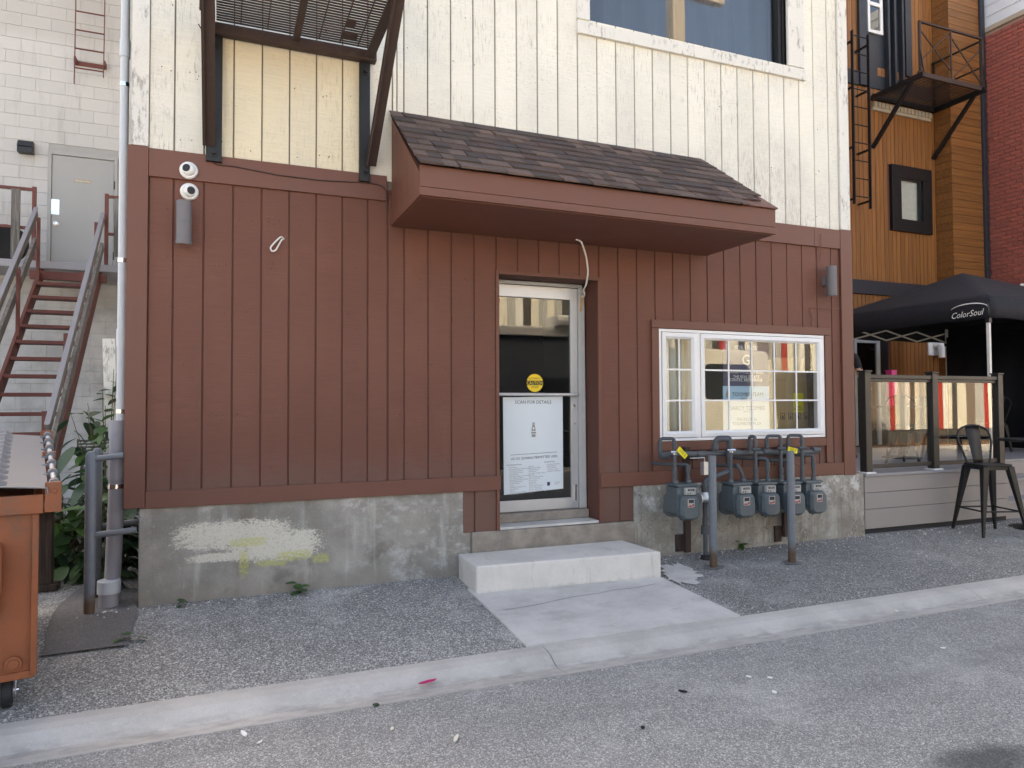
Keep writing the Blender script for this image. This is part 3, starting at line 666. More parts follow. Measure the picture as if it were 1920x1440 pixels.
# shingles
v0 = Vector((0, CF-.05, CT-.005)); v1 = Vector((0, .0, CW)); sv = (v1-v0); L = sv.length; sd = sv.normalized(); nr = Vector((0, -sd.z, sd.y))
rows = 9; ex = (L-.01)/rows; ang = math.atan2(sd.z, sd.y)
smesh = {}
def shingle_mesh(w_, th):
    k = (round(w_, 2), th)
    if k not in smesh:
        m_ = MB(); w2 = k[0]/2-.0015; ln = ex+.05; sk = random.uniform(-.008, .008)
        m_.hexa([(-w2+sk, 0, 0), (w2+sk, 0, 0), (w2, ln, 0), (-w2, ln, 0), (-w2+sk, 0, th), (w2+sk, 0, th), (w2, ln, .002), (-w2, ln, .002)])
        smesh[k] = mesh_of(m_, 'shingle', 'shingle')
    return smesh[k]
for r in range(rows):
    x = CL-.045; xe = 4.80-.02*r if r > 0 else 4.46
    if r > 0: xe = CR+.03-(r-1)*.009 if r > 1 else 4.66
    x += random.uniform(0, .02)
    first = True
    while x < xe-.03:
        w_ = min(random.choice((.10, .13, .15, .17, .20, .24)), xe-x)
        if xe-x-w_ < .05: w_ = xe-x
        th = random.choice((.008, .012, .017))
        p = v0+sd*(r*ex-(.006 if th > .015 else 0))+nr*(.018+.0005*r)
        o = piece('shingle', shingle_mesh(w_, th), can, (x+w_/2, p.y, p.z), (ang-.02, 0, random.uniform(-.004, .004)))
        x += round(w_, 2)
mb = MB(); mb.add([(CL-.04, v0.y, v0.z+.012), (4.46, v0.y, v0.z+.012), (CR+.02, v0.y+.14, v0.z+.12), (CR, -.0, CW-.012), (CL-.02, -.0, CW-.012)], [(0, 1, 2, 3, 4)])
mb.build('roof_deck', 'black', can)
mb = MB(); mb.box(CL-.01, CR-.02, -.022, -.002, CW-.002, CW+.012); mb.build('flashing', 'black', can)

# ------------------------------------------------------------------ doorstep and things on the facade
mb = MB(); T0 = [(2.155, -.545), (3.77, -.64), (3.74, -.062), (2.17, -.052)]
mb.hexa([(x, y, -.10) for x, y in T0]+[(x+.0, y+.004, .190) for x, y in T0])
o = mb.build('doorstep', 'step', bevel=.014)
tag(o, 'cast pale concrete step in front of the glass door', 'step')

def wall_lamp(x, zc, label):
    t = thing('wall_lamp', (x, 0, zc-.16), label, 'lamp', 'cylinder wall lamps')
    mb = MB(); mb.lathe((x, -.10, zc-.158), (0, 0, 1), [(0, .046), (.0, .054), (.01, .0545), (.03, .0545), (.031, .053), (.16, .053), (.161, .0545), (.165, .0545), (.166, .053), (.314, .053), (.316, .050), (.316, .01)], 24); mb.build('housing', 'lamp_grey', t, True)
    mb = MB(); mb.lathe((x, -.10, zc-.1595), (0, 0, 1), [(0, .002), (0, .044), (.001, .044)], 20); mb.build('lens', 'chrome', t)
    mb = MB(); mb.box(x-.035, x+.035, -.05, -.002, zc-.04, zc+.05); mb.build('bracket', 'lamp_grey', t, bevel=.004)
    return t
p = fac(345, 418, -.1); wall_lamp(p.x, p.z, 'grey cylinder wall lamp right below the two white dome cameras')
p = fac(1559, 527, -.1); wall_lamp(p.x, p.z, 'grey cylinder wall lamp near the right corner above the shop window')
def dome(x, z, look, label, y0):
    t = thing('dome_camera', (x, 0, z-.06), label, 'camera', 'dome cameras on the facade')
    mb = MB(); mb.lathe((x, y0, z), (0, -1, 0), [(0, .062), (.012, .064), (.024, .061), (.030, .054), (.031, .02)], 28); mb.build('base_ring', 'white_plastic', t, True)
    mb = MB(); L_ = Vector(look).normalized(); c = Vector((x, y0-.028, z))
    n = 14; pr = [(-.02+.068*k/n, math.sqrt(max(0, .047**2-(-.02+.068*k/n)**2)) if abs(-.02+.068*k/n) < .047 else .002) for k in range(n+1)]
    pr = [(a, r) for a, r in pr if a < .034]+[(.034, .030)]
    mb.lathe(c, L_, pr, 24); ball = mb.build('eyeball', 'white_plastic', t, True)
    mb = MB(); mb.lathe(c+L_*.0335, L_, [(0, .029), (.004, .0285), (.004, .014), (.001, .012)], 20); mb.build('lens', 'black', ball, True)
    mb = MB(); mb.lathe(c+L_*.035, L_, [(0, .011), (.002, .008)], 14); mb.build('lens_glass', 'charcoal', ball, True)
p = fac(354, 320, -.03); dome(p.x, p.z, (-.48, -1, .12), 'upper white dome camera, on the brown band, lens turned left', -.025)
p = fac(355, 359, -.02); dome(p.x, p.z, (.42, -1, -.05), 'lower white dome camera, on brown boards, lens turned right', -.001)

mb = MB(); a = fac(527, 447, -.005); lp = fac(509, 472, -.03)
mb.tube([(a.x+.02, .002, a.z), (a.x, -.025, a.z+.012), (a.x-.04, -.035, a.z-.03), (lp.x-.01, -.035, lp.z+.03), (lp.x, -.035, lp.z), (lp.x+.03, -.035, lp.z+.01), (a.x-.015, -.03, a.z-.05), (a.x+.005, -.02, a.z-.01), (a.x+.02, .002, a.z-.004)], .0065, 7, .03)
tag(mb.build('cable_loop', 'cable_white', smooth=True), 'short loop of white cable poking out of the brown boards', 'cable')
pts = [fac(1079, 432, -.18), fac(1090, 452, -.17), fac(1099, 480, -.15), fac(1103, 510, -.10), fac(1099, 535, -.02), fac(1090, 549, .14), fac(1092, 552, .20)]
pts[0].z = 2.89
mb = MB(); mb.tube(pts, .008, 8, .05); c_ = pts[-2]; mb.tube([c_, c_+Vector((.025, -.01, .02)), c_+Vector((.03, -.015, -.03)), c_+Vector((.0, 0, -.035))], .005, 6, .015)
tag(mb.build('hanging_cable', 'cable_white', smooth=True), 'white cable hanging from the canopy soffit to the door frame', 'cable')
# thin painted-over wire beside the right lamp, and one along the cream wall's foot
pts = [fac(*q, -.012) for q in ((1536, 440), (1537, 470), (1534, 500), (1533, 532), (1545, 550), (1562, 562), (1574, 574), (1570, 580), (1550, 580), (1518, 577), (1518, 583), (1523, 595), (1522, 612))]
for k in pts[5:9]: k.y = -.05
pts[0].y = pts[1].y = -.034
mb = MB(); mb.tube(pts, .0032, 6, .03); tag(mb.build('lamp_wire', 'brown_trim', smooth=True), 'thin brown wire looping below the right wall lamp', 'wire')
pts = [fac(*q, -.03) for q in ((372, 45), (378, 55), (384, 62))]+[fac(*q, -.032) for q in ((391, 240), (390, 270), (394, 296), (402, 308), (440, 312), (520, 328), (600, 338), (692, 343), (715, 347), (724, 357), (726, 400))]
mb = MB(); mb.tube(pts, .0045, 6, .03); tag(mb.build('wall_wire', 'rust_steel', smooth=True), 'dark wire along the top of the brown band under the fire escape', 'wire')

# ------------------------------------------------------------------ poster and sticker on the door, things behind the shop window
PY = DY+.0165
ps = thing('door_poster', (2.99, PY, .62), 'pale blue printed poster taped inside the lower glass door', 'poster')
TL, TR, BR_, BL = [fac(*q, PY) for q in ((943, 745), (1055, 743), (1056, 916), (945, 928))]
mb = MB(); mb.v = [(q.x, PY, q.z) for q in (BL, BR_, TR, TL)]+[(q.x, PY+.0012, q.z) for q in (BL, BR_, TR, TL)]; mb.f = [(0, 1, 2, 3), (7, 6, 5, 4), (0, 4, 5, 1), (1, 5, 6, 2), (2, 6, 7, 3), (3, 7, 4, 0)]
mb.build('sheet', 'paper', ps)
pcx = (TL.x+TR.x)/2; pw = TR.x-TL.x; ph = TL.z-BL.z; yy = PY-.0012
pt = TR.z
text('SCAN FOR DETAILS', .042, pcx, yy, pt-.068, 'ink', ps)
mb = MB(); bx = pcx; bz = pt-.34      # little bottle emblem
mb.box(bx-.012, bx+.012, yy-.0006, yy, bz+.085, bz+.097).prism([(bx-.022, bz+.02), (bx+.022, bz+.02), (bx+.010, bz+.082), (bx-.010, bz+.082)], yy-.0006, yy).box(bx-.024, bx+.024, yy-.0006, yy, bz-.004, bz+.012).box(bx-.019, bx+.019, yy-.0006, yy, bz-.036, bz-.010)
mb.build('emblem', 'greyink', ps)
mb = MB(); mb.box(bx-.007, bx+.007, yy-.0012, yy-.0008, bz+.034, bz+.055); mb.build('emblem', 'paper', ps)
mb = MB(); mb.hexa([(pcx-.23, yy-.0006, pt-.537), (pcx+.24, yy-.0006, pt-.522), (pcx+.24, yy, pt-.522), (pcx-.23, yy, pt-.537), (pcx-.23, yy-.0006, pt-.534), (pcx+.24, yy-.0006, pt-.519), (pcx+.24, yy, pt-.519), (pcx-.23, yy, pt-.534)]); mb.build('rule_line', 'ink', ps)
text('UC-D1 ZONING PERMITTED USES:', .031, pcx+.01, yy, pt-.575, 'ink', ps, tilt=.03)
c1 = "Art Gallery|Commercial Recreation Centre|Community Centre|Convalescent Home|Day Nursery|Domestic Animal Care Facility|Dry Cleaning Depot|Emergency Services Facility|Financial Institution|Funeral Home|Hotel|Institutional Day Centre|Laundromat|Library|Long Term Care Facility|Micro-Industrial Use".split('|')
c2 = "Museum|Professional Office|Parking Garage|Parking Lot|Passenger Transportation|Terminal|Personal Service Shop|Place of Worship|Private Club|Restaurant|Retail Store|Retirement Residence|School - Elementary|School - Secondary|Service or Repair Shop|Studio".split('|')
c3 = "Apartment Building|Dwelling Unit|Group Home|Long Term Care|Stacked Townhouse".split('|')
text('Non-Residential Uses', .0165, TL.x+.035, yy, pt-.632, 'ink', ps, align='LEFT', tilt=.03)
text('\n'.join('- '+q for q in c1), .0163, TL.x+.05, yy, pt-.655, 'greyink', ps, align='LEFT', tilt=.03)
text('\n'.join('- '+q for q in c2), .0163, TL.x+.24, yy, pt-.650, 'greyink', ps, align='LEFT', tilt=.03)
text('Residential Uses', .0165, TL.x+.41, yy, pt-.615, 'ink', ps, align='LEFT', tilt=.03)
text('\n'.join('- '+q for q in c3), .0163, TL.x+.43, yy, pt-.638, 'greyink', ps, align='LEFT', tilt=.03)
mb = MB(); mb.box(BR_.x-.165, BR_.x-.138, yy-.0006, yy, BR_.z+.035, BR_.z+.068); mb.build('emblem', 'navy', ps)
text('TOOMBS\nTEAM', .014, BR_.x-.09, yy, BR_.z+.058, 'greyink', ps, align='LEFT')
st = thing('caution_sticker', (3.01, DY+.017, 1.55), 'round yellow caution automatic door sticker on the door glass', 'sticker')
p = fac(1003, 718, DY+.017); sr = .083
mb = MB(); mb.lathe((p.x, DY+.019, p.z), (0, -1, 0), [(0, sr), (.0015, sr)], 40); mb.build('disc', 'sticker_yellow', st)
mb = MB(); mb.box(p.x-sr*.985, p.x+sr*.985, DY+.0155, DY+.0168, p.z-.021, p.z+.021); mb.build('band', 'black', st)
text('CAUTION', .046, p.x, DY+.0148, p.z-.0165, 'sticker_yellow', st, xs=.80); text('AUTOMATIC', .025, p.x, DY+.0165, p.z+.033, 'ink', st, xs=.9); text('DOOR', .025, p.x, DY+.0165, p.z-.047, 'ink', st)

sg = thing('lease_sign', (5.0, .09, 1.1), 'navy and white real estate lease sign standing behind the shop window', 'sign')
SY = .055; sx0 = fac(1356, 740, SY).x; sx1 = fac(1442, 740, SY).x; sz0 = 1.08; sz1 = 2.11; zb1 = fac(1400, 724, SY).z; zb0 = fac(1400, 750, SY).z
scx = (sx0+sx1)/2
mb = MB(); mb.box(sx0, sx1, SY, SY+.01, sz0, zb0); mb.build('panel', 'white_paper', sg)
mb = MB(); mb.box(sx0, sx1, SY, SY+.01, zb0+.0005, zb1); mb.build('panel', 'pale_blue', sg)
mb = MB(); mb.box(sx0, sx1, SY, SY+.01, zb1+.0005, sz1); mb.build('panel', 'navy', sg)
def st_(s_, size, py, mat): text(s_, size, scx, SY-.0015, fac(1398, py, SY).z, mat, sg)
st_('FOR LEASE', .062, 656, 'white_paper'); st_('G', .15, 684, 'white_paper')
st_('COLDWELL BANKER', .048, 700, 'white_paper'); st_('THE REAL ESTATE', .042, 709, 'white_paper'); st_('CENTRE, BROKERAGE', .042, 715, 'white_paper')
st_('  TOOMBS TEAM', .058, 743, 'ink'); st_('REAL ESTATE', .025, 749, 'ink'); st_('DARCY TOOMBS', .06, 769, 'greyink'); st_('BROKER', .022, 773, 'greyink'); st_('905-252-9326', .045, 789, 'greyink'); st_('TOOMBSTEAM.CA', .045, 797, 'greyink')
mb = MB(); bx = sx0+.05; bz = fac(1398, 745, SY).z; mb.prism([(bx-.016, bz), (bx+.016, bz), (bx+.016, bz+.04), (bx+.006, bz+.06), (bx+.006, bz+.08), (bx-.006, bz+.08), (bx-.006, bz+.06), (bx-.016, bz+.04)], SY-.002, SY-.001); mb.build('emblem', 'greyink', sg)
cb = thing('cardboard_box', (5.95, .5, .36), 'tall brown cardboard box behind the right of the shop window', 'box')
bx0 = fac(1448, 740, .3).x; bx1 = fac(1512, 740, .3).x
mb = MB(); mb.box(bx0, bx1, .28, .75, .361, 1.68); mb.build('carton', 'cardboard', cb, bevel=.004)
mb = MB(); mb.box(bx0+.01, bx1-.01, .285, .29, 1.681, 1.93).box(bx0+.01, bx1-.01, .74, .745, 1.681, 1.93); mb.build('flap', 'cardboard', cb)
q = fac(1497, 755, .278); mb = MB(); mb.box(q.x-.07, q.x+.07, .2765, .2795, q.z-.105, q.z+.105); lab_ = mb.build('label', 'yellow', cb)
text('SMALL\nBUSINESS', .03, q.x, .2755, q.z-.055, 'ink', lab_)
mb = MB()
for k in range(5):
    x_ = bx0+.12+k*.11; mb.box(x_-.03, x_+.03, .2775, .2795, 1.26, 1.265).box(x_-.03, x_+.03, .2775, .2795, 1.325, 1.33).box(x_-.03, x_-.025, .2775, .2795, 1.2655, 1.3245).box(x_+.025, x_+.03, .2775, .2795, 1.2655, 1.3245).prism([(x_-.012, 1.272), (x_+.012, 1.272), (x_, 1.315)], .2775, .2795)
mb.build('handling_mark', 'ink', cb)
lc = thing('window_drape', (4.4, .2, 1.0), 'pale drape hanging behind the narrow left sash of the shop window', 'curtain')
mb = MB(); n = 28; mb.v = []
for k in range(n+1):
    x_ = 4.2+.52*k/n; y_ = .22+.025*math.sin(k*1.35); mb.v += [(x_, y_, .95), (x_, y_, 2.4)]
mb.f = [(2*k, 2*k+2, 2*k+3, 2*k+1) for k in range(n)]
d_ = mb.build('cloth', 's_white', lc, True); d_.modifiers.new('s', 'SOLIDIFY').thickness = .004

# ------------------------------------------------------------------ gas meters, manifold, bollards
def gas_meter(x, z, label, y=-.30):
    t = thing('gas_meter', (x, y, z), label, 'gas meter', 'gas meters under the shop window')
    kx, kz = .84, .87; X = lambda a: x+a*kx; Z = lambda a: z+a*kz
    t.rotation_euler = (random.uniform(-.012, .012), random.uniform(-.016, .016), random.uniform(-.05, .05))
    mb = MB(); mb.prism(rrect(X(-.125), X(.125), Z(.05), Z(.335), .025, 3), y-.075, y+.10); mb.build('body', 'meter_grey', t, bevel=.006)
    o1 = [(.092, .245), (-.092, .245), (-.112, .215), (-.122, .10), (-.118, .045), (-.09, .012), (-.05, 0), (.05, 0), (.09, .012), (.118, .045), (.122, .10), (.112, .215)]
    o1 = [(X(a), Z(c_)) for a, c_ in o1]; o2 = [((a-x)*1.07+x, (c_-Z(.12))*1.06+Z(.12)) for a, c_ in o1]
    mb = MB(); mb.prism(o2, y-.092, y-.078); mb.prism(o1, y-.15, y-.0925, .018, .03); mb.build('front_cover', 'meter_grey', t, bevel=.005)
    mb = MB(); mb.prism(o2, y+.102, y+.114); mb.prism(o1, y+.1145, y+.15); mb.build('back_cover', 'meter_grey', t, bevel=.005)
    mb = MB()
    for a, c_ in o2[1::1]: mb.lathe(((a-x)*.985+x, y-.093, (c_-Z(.12))*.985+Z(.12)), (0, -1, 0), [(0, .008), (.008, .008), (.009, .004)], 6)
    mb.build('bolts', 'pipe_grey', t)['kind'] = 'stuff'
    mb = MB(); mb.prism(rrect(X(-.135), X(.135), Z(.337), Z(.362), .010, 2), y-.085, y+.105)
    for q_ in (-.085, .085): mb.lathe((X(q_), y, Z(.362)), (0, 0, 1), [(0, .027), (.02, .027), (.03, .02)], 14)
    mb.build('top_cap', 'meter_grey', t, bevel=.004)
    mb = MB(); mb.box(X(-.045), X(.085), y-.112, y-.076, Z(.255), Z(.328)); idx = mb.build('index_box', 'index_white', t, bevel=.004)
    mb = MB(); mb.box(X(-.022), X(.062), y-.1145, y-.1125, Z(.296), Z(.317)); mb.build('counter', 'ink', idx)
    text('00%d' % random.randint(1000, 9999), .016, X(.02), y-.1160, Z(.300), 'index_white', idx)
    mb = MB(); mb.lathe((X(-.02), y-.1125, Z(.272)), (0, -1, 0), [(0, .007), (.001, .007)], 10); mb.lathe((X(.01), y-.1125, Z(.272)), (0, -1, 0), [(0, .007), (.001, .007)], 10); mb.build('dial', 'ink', idx)
    mb = MB(); mb.prism(rrect(X(-.055), X(.03), Z(.135), Z(.222), .008, 2), y-.1525, y-.1505); pl = mb.build('rating_plate', 'index_white', t)
    mb = MB(); mb.box(X(-.045), X(.02), y-.154, y-.153, Z(.18), Z(.215)); mb.build('plate_print', 'ink', pl)
    mb = MB(); mb.box(X(-.048), X(.0), y-.154, y-.153, Z(.142), Z(.156)).box(X(.003), X(.022), y-.154, y-.153, Z(.147), Z(.168)); mb.build('plate_print', 's_red', pl)
    return t
MAT['index_white'] = paint('index_white', (.42, .42, .40), .5, var=.1, dirt=.3, scale=40)
mx = []
for (px, py, lab) in ((1298, 976, 'grey gas meter standing apart left of the first bollard'), (1404, 971, 'grey gas meter, first of the four together right of the first bollard'),
                      (1451, 969, 'grey gas meter, second of the four together between the bollards'), (1499, 967, 'grey gas meter half hidden behind the second bollard'), (1539, 964, 'grey gas meter at the right end, past the second bollard')):
    q = fac(px, py, -.455); mx.append((q.x, q.z)); gas_meter(q.x, q.z, lab)
MZ = sum(z for x, z in mx)/5+.315
MF = thing('gas_manifold', (5.0, -.2, 0), 'grey gas pipe manifold with risers and valves feeding the meters', 'pipes')
HY = -.22; hz = .965; hx0 = fac(1243, 852, HY).x; hx1 = fac(1532, 850, HY).x
mb = MB(); mb.tube([(hx0, HY, hz+.005), (hx1, HY, hz-.025)], .025, 14); hdr = mb.build('header_pipe', 'pipe_grey', MF, True)
def fit(*args):
    MB().tube(*args).build('fitting', 'pipe_grey', MF, True)
for x_ in (hx0+.01, 4.5, 4.9, 5.28, 5.62, hx1-.02): fit([(x_-.045, HY, hz-.005), (x_+.045, HY, hz-.006)], .032, 14)
for i, (x_, z_) in enumerate(mx):
    pin = x_-.0714; pout = x_+.0714; y_ = -.30; top = MZ
    hxs = pin-(.0 if i == 2 else .10); zt = 1.115
    mb = MB(); mb.tube([(hxs, HY, hz), (hxs, HY, zt), (pin, HY-.06, zt), (pin, y_, zt-.02), (pin, y_, z_+.34)] if i != 2 else [(pin, HY, hz), (pin, HY, zt), (pin, y_, zt), (pin, y_, z_+.34)], .0165, 12, .03); mb.build('riser', 'pipe_grey', MF, True)
    for a, c_ in ((1.075, 1.035), (z_+.45, z_+.40), (z_+.38, z_+.338)): fit([(pin, y_, a), (pin, y_, c_)], .023, 12)
    fit([(hxs, HY, hz+.03), (hxs, HY, hz+.075)], .023, 12); fit([(hxs, HY, zt-.07), (hxs, HY, zt-.035)], .022, 12)
    mb = MB(); mb.tube([(pin, y_, 1.005), (pin, y_, .975)], .026, 12); mb.tube([(pin-.05, y_-.012, .995), (pin+.03, y_-.03, .995)], .014, 8); mb.build('valve', 'chrome' if i in (0, 1) else 'pipe_grey', MF, True)
    zo = {0: .875, 1: .84, 2: .90, 3: .87, 4: .915}[i]
    mb = MB()
    if i == 1: mb.tube([(pout, y_, z_+.34), (pout-.01, y_+.0, z_+.40), (pout-.05, y_+.03, z_+.48), (pout-.05, y_+.03, zo), (pout-.17, -.05, zo), (pout-.19, -.012, zo)], .0165, 12, .03)
    else: mb.tube([(pout, y_, z_+.34), (pout, y_, zo), (pout-.15, -.16, zo), (pout-.19, -.012, zo)], .0165, 12, .03)
    mb.build('outlet', 'pipe_grey', MF, True)
    fit([(pout, y_, z_+.338), (pout, y_, z_+.37)], .023, 12)
    if i != 1: fit([(pout, y_, z_+.41), (pout, y_, z_+.48)], .023, 12); fit([(pout, y_, zo-.065), (pout, y_, zo-.03)], .022, 12)
# inlet train with regulator
rx = fac(1360, 860, HY).x; gx = fac(1322, 960, -.26).x
mb = MB(); mb.tube([(rx-.14, HY, hz), (rx-.14, HY-.04, 1.10), (rx, HY-.06, 1.10), (rx, HY-.06, .80), (rx-.08, HY-.06, .775), (gx, -.26, .72), (gx, -.26, .50)], .025, 14, .045); mb.build('inlet_pipe', 'pipe_grey', MF, True)
fit([(rx, HY-.06, .99), (rx, HY-.06, .93)], .032, 14); fit([(rx-.14, HY-.03, hz+.04), (rx-.14, HY-.03, hz+.09)], .032, 14); fit([(gx, -.26, .67), (gx, -.26, .61)], .032, 14); fit([(gx+.05, -.26, .735), (gx+.10, -.265, .75)], .032, 14)
mb = MB(); mb.lathe((gx, -.26, .52), (0, 0, 1), [(0, .03), (.02, .05), (.05, .05), (.07, .035), (.10, .03)], 14); mb.lathe((gx+.03, -.30, .53), (.35, -1, 0), [(-.02, .03), (.02, .042), (.03, .042), (.05, .02)], 14); mb.lathe((gx-.04, -.26, .55), (-1, 0, 0), [(0, .03), (.02, .055), (.03, .055), (.04, .02)], 14); mb.build('regulator', 'aluminium', MF, True)
mb = MB(); mb.tube([(gx, -.26, .50), (gx, -.26, .0)], .021, 12); mb.tube([(gx, -.26, .37), (gx, -.26, .31)], .026, 12); mb.tube([(gx, -.26, .30), (gx, -.26, .22)], [.036, .042], 12); mb.tube([(gx-.01, -.26, .28), (gx+.07, -.27, .27)], .014, 8); mb.build('service_riser', 'pipe_grey', MF, True)
mb = MB(); mb.lathe((gx, -.26, -.02), (0, 0, 1), [(0, .05), (.045, .045), (.05, .02)], 14); mb.build('ground_sleeve', 'rubber', MF, True)
mb = MB(); q = fac(1321, 878, -.24); mb.box(q.x-.03, q.x+.04, q.y-.03, q.y+.02, q.z-.06, q.z+.06); mb.tube([(q.x, q.y, q.z+.06), (q.x, q.y, q.z+.10), (q.x-.15, q.y+.02, hz-.04)], .006, 6); mb.build('padlock_tag', 'aluminium', MF, bevel=.008)
for px in (1288, 1472):
    a = fac(px, 990, -.06); x_ = a.x
    mb = MB(); mb.box(x_-.03, x_+.03, -.085, -.045, .02 if px < 1400 else .08, 1.02); mb.box(x_-.03, x_+.03, -.20, -.086, .90, .925); mb.build('strut', 'rust_steel', MF, bevel=.003)
    mb = MB(); mb.box(x_-.115, x_-.032, -.045, -.028, .03, .19); mb.lathe((x_-.095, -.046, .165), (0, -1, 0), [(0, .011), (.006, .009)], 8); mb.lathe((x_-.095, -.046, .05), (0, -1, 0), [(0, .011), (.006, .009)], 8); mb.build('bracket', 'rust_steel', MF)
for px, py, tl, lab in ((1279, 849, -.75, 'yellow tag tied to the leftmost gas riser'), (1486, 844, -.22, 'yellow tag above the second bollard')):
    q = fac(px, py, -.345); ca, sa = math.cos(tl), math.sin(tl)
    tg = thing('pipe_tag', (q.x, q.y, q.z-.04), lab, 'tag', 'yellow tags on the gas pipes')
    cr = [(-.06, -.024), (.06, -.024), (.06, .024), (-.06, .024)]
    cr = [(q.x+a*ca-c_*sa, q.z+a*sa+c_*ca) for a, c_ in cr]
    mb = MB(); mb.prism(cr, q.y-.002, q.y+.001); mb.build('card', 'yellow', tg)
    text('|||||| ||', .034, q.x+.0, q.y-.004, q.z-.006, 'ink', tg, tilt=tl)
for px, py, pt_, lab in ((1338, 1066, .968, 'grey steel bollard left, in front of the gas pipes'), (1485, 1056, .992, 'grey steel bollard right, in front of the gas meters')):
    q = gnd(px, py, apron_z(-.7)); t = thing('bollard', (q.x, q.y, q.z), lab, 'bollard', 'bollards guarding the gas meters')
    mb = MB(); mb.lathe((q.x, q.y, q.z-.05), (0, 0, 1), [(0, .0345), (pt_-q.z+.045, .0345), (pt_-q.z+.05, .033)], 22); mb.build('post', 'bollard_paint', t, True)
    mb = MB(); rg = [(q.x+.11*math.cos(k*.63)*random.uniform(.6, 1.2), q.y+.09*math.sin(k*.63)*random.uniform(.6, 1.2)) for k in range(10)]
    mb.v = [(a, c_, apron_z(c_)+.008) for a, c_ in rg]; mb.f = [tuple(range(10))]; mb.build('footing', 'asphalt_patch', t)

# ------------------------------------------------------------------ fire escape on the brown building
FE = thing('fire_escape', (.85, 0, 3.25), 'rusty dark fire escape landing on braces above the brown wall', 'fire escape')
FX0, FX1, FO, FZ = .265, 1.425, -1.15, 4.25
def channel(mb, a, c_, w_, h_, upv):
    mb.beam(a, c_, w_, h_, upv); return mb
mb = MB(); mb.box(FX0-.05, FX0+.06, -.06, -.024, 3.25, 4.2); mb.build('wall_plate', 'black_steel', FE, bevel=.004)
mb = MB(); mb.box(1.345, 1.43, -.06, -.024, 3.23, 4.2); mb.build('wall_plate', 'black_steel', FE, bevel=.004)
for x_ in (FX0, 1.39):
    mb = MB(); mb.lathe((x_+.005, -.06, 3.31), (0, -1, 0), [(0, .028), (.008, .028), (.009, .016), (.03, .014)], 10); mb.build('bolt', 'black_steel', FE)
    mb = MB(); mb.lathe((x_+.005, -.06, 4.12), (0, -1, 0), [(0, .028), (.008, .028), (.009, .016), (.03, .014)], 10); mb.build('bolt', 'black_steel', FE)
mb = MB(); mb.box(FX0-.09, FX1+.05, -.10, -.026, 4.205, 4.285); mb.build('ledger', 'rust_steel', FE, bevel=.003)
for x_ in (FX0, FX1+.02):
    mb = MB(); mb.beam((x_, -.101, FZ+.035), (x_, FO, FZ+.035), .014, .13); mb.beam((x_-.037, -.101, FZ-.026), (x_-.037, FO, FZ-.026), .06, .010); mb.build('side_beam', 'rust_steel', FE)
    xb = x_-.03 if x_ < 1 else x_-.01
    mb = MB(); mb.beam((xb, -.062, 3.36), (xb+.0, FO+.1, FZ-.02), .012, .085, (1, 0, 0)); mb.beam((xb-.03, -.062, 3.36), (xb-.03, FO+.1, FZ-.02), .085, .010, (1, 0, 0)); mb.build('brace', 'rust_steel', FE)
mb = MB(); mb.beam((.85, -.101, FZ+.012), (.85, FO, FZ+.012), .05, .03); mb.build('middle_beam', 'rust_steel', FE)
mb = MB(); mb.box(FX0-.01, FX1+.03, FO-.012, FO-.001, FZ-.02, FZ+.09); mb.build('front_beam', 'rust_steel', FE)
me = mesh_of(MB().box(0, FX1-FX0-.02, -.0105, .0105, 0, .005), 'grating_bar', 'rust_steel')
y_ = -.135; k = 0
while y_ > FO+.02:
    piece('grating_bar', me, FE, (FX0+.016, y_, FZ+.032)); y_ -= .036; k += 1
me = mesh_of(MB().box(-.004, .004, FO+.01, -.11, 0, .012), 'cross_rod', 'rust_steel')
for x_ in (.45, .64, 1.02, 1.18, 1.32): piece('cross_rod', me, FE, (x_, 0, FZ+.038))
mb = MB(); mb.box(FX0-.075, FX0-.058, -.30, -.12, 4.15, 4.62); mb.box(FX0-.10, FX0-.075, -.16, -.13, 4.33, 4.44); mb.build('stop_plate', 'rust_steel', FE)
for (px, py, w_) in ((655, 66, .12), (658, 42, .07)):
    q = gnd(px, py, FZ+.025); mb = MB(); mb.box(q.x-w_/2, q.x+w_/2, q.y-.04, q.y+.04, FZ+.012, FZ+.030); mb.build('clip_plate', 'rust_steel', FE)
# rail rods going up at the landing's edge
mb = MB(); mb.beam((FX1+.03, FO, FZ+.10), (FX1+.03, FO, FZ+1.0), .03, .03); mb.beam((FX0, FO, FZ+.10), (FX0, FO, FZ+1.0), .03, .03); mb.beam((FX0, FO, FZ+1.0), (FX1+.03, FO, FZ+1.0), .03, .03); mb.beam((FX1+.03, FO+.02, FZ+1.0), (FX1+.03, -.03, FZ+1.0), .03, .03); mb.beam((FX0, FO+.02, FZ+1.0), (FX0, -.03, FZ+1.0), .03, .03); mb.build('guard_rail', 'rust_steel', FE)

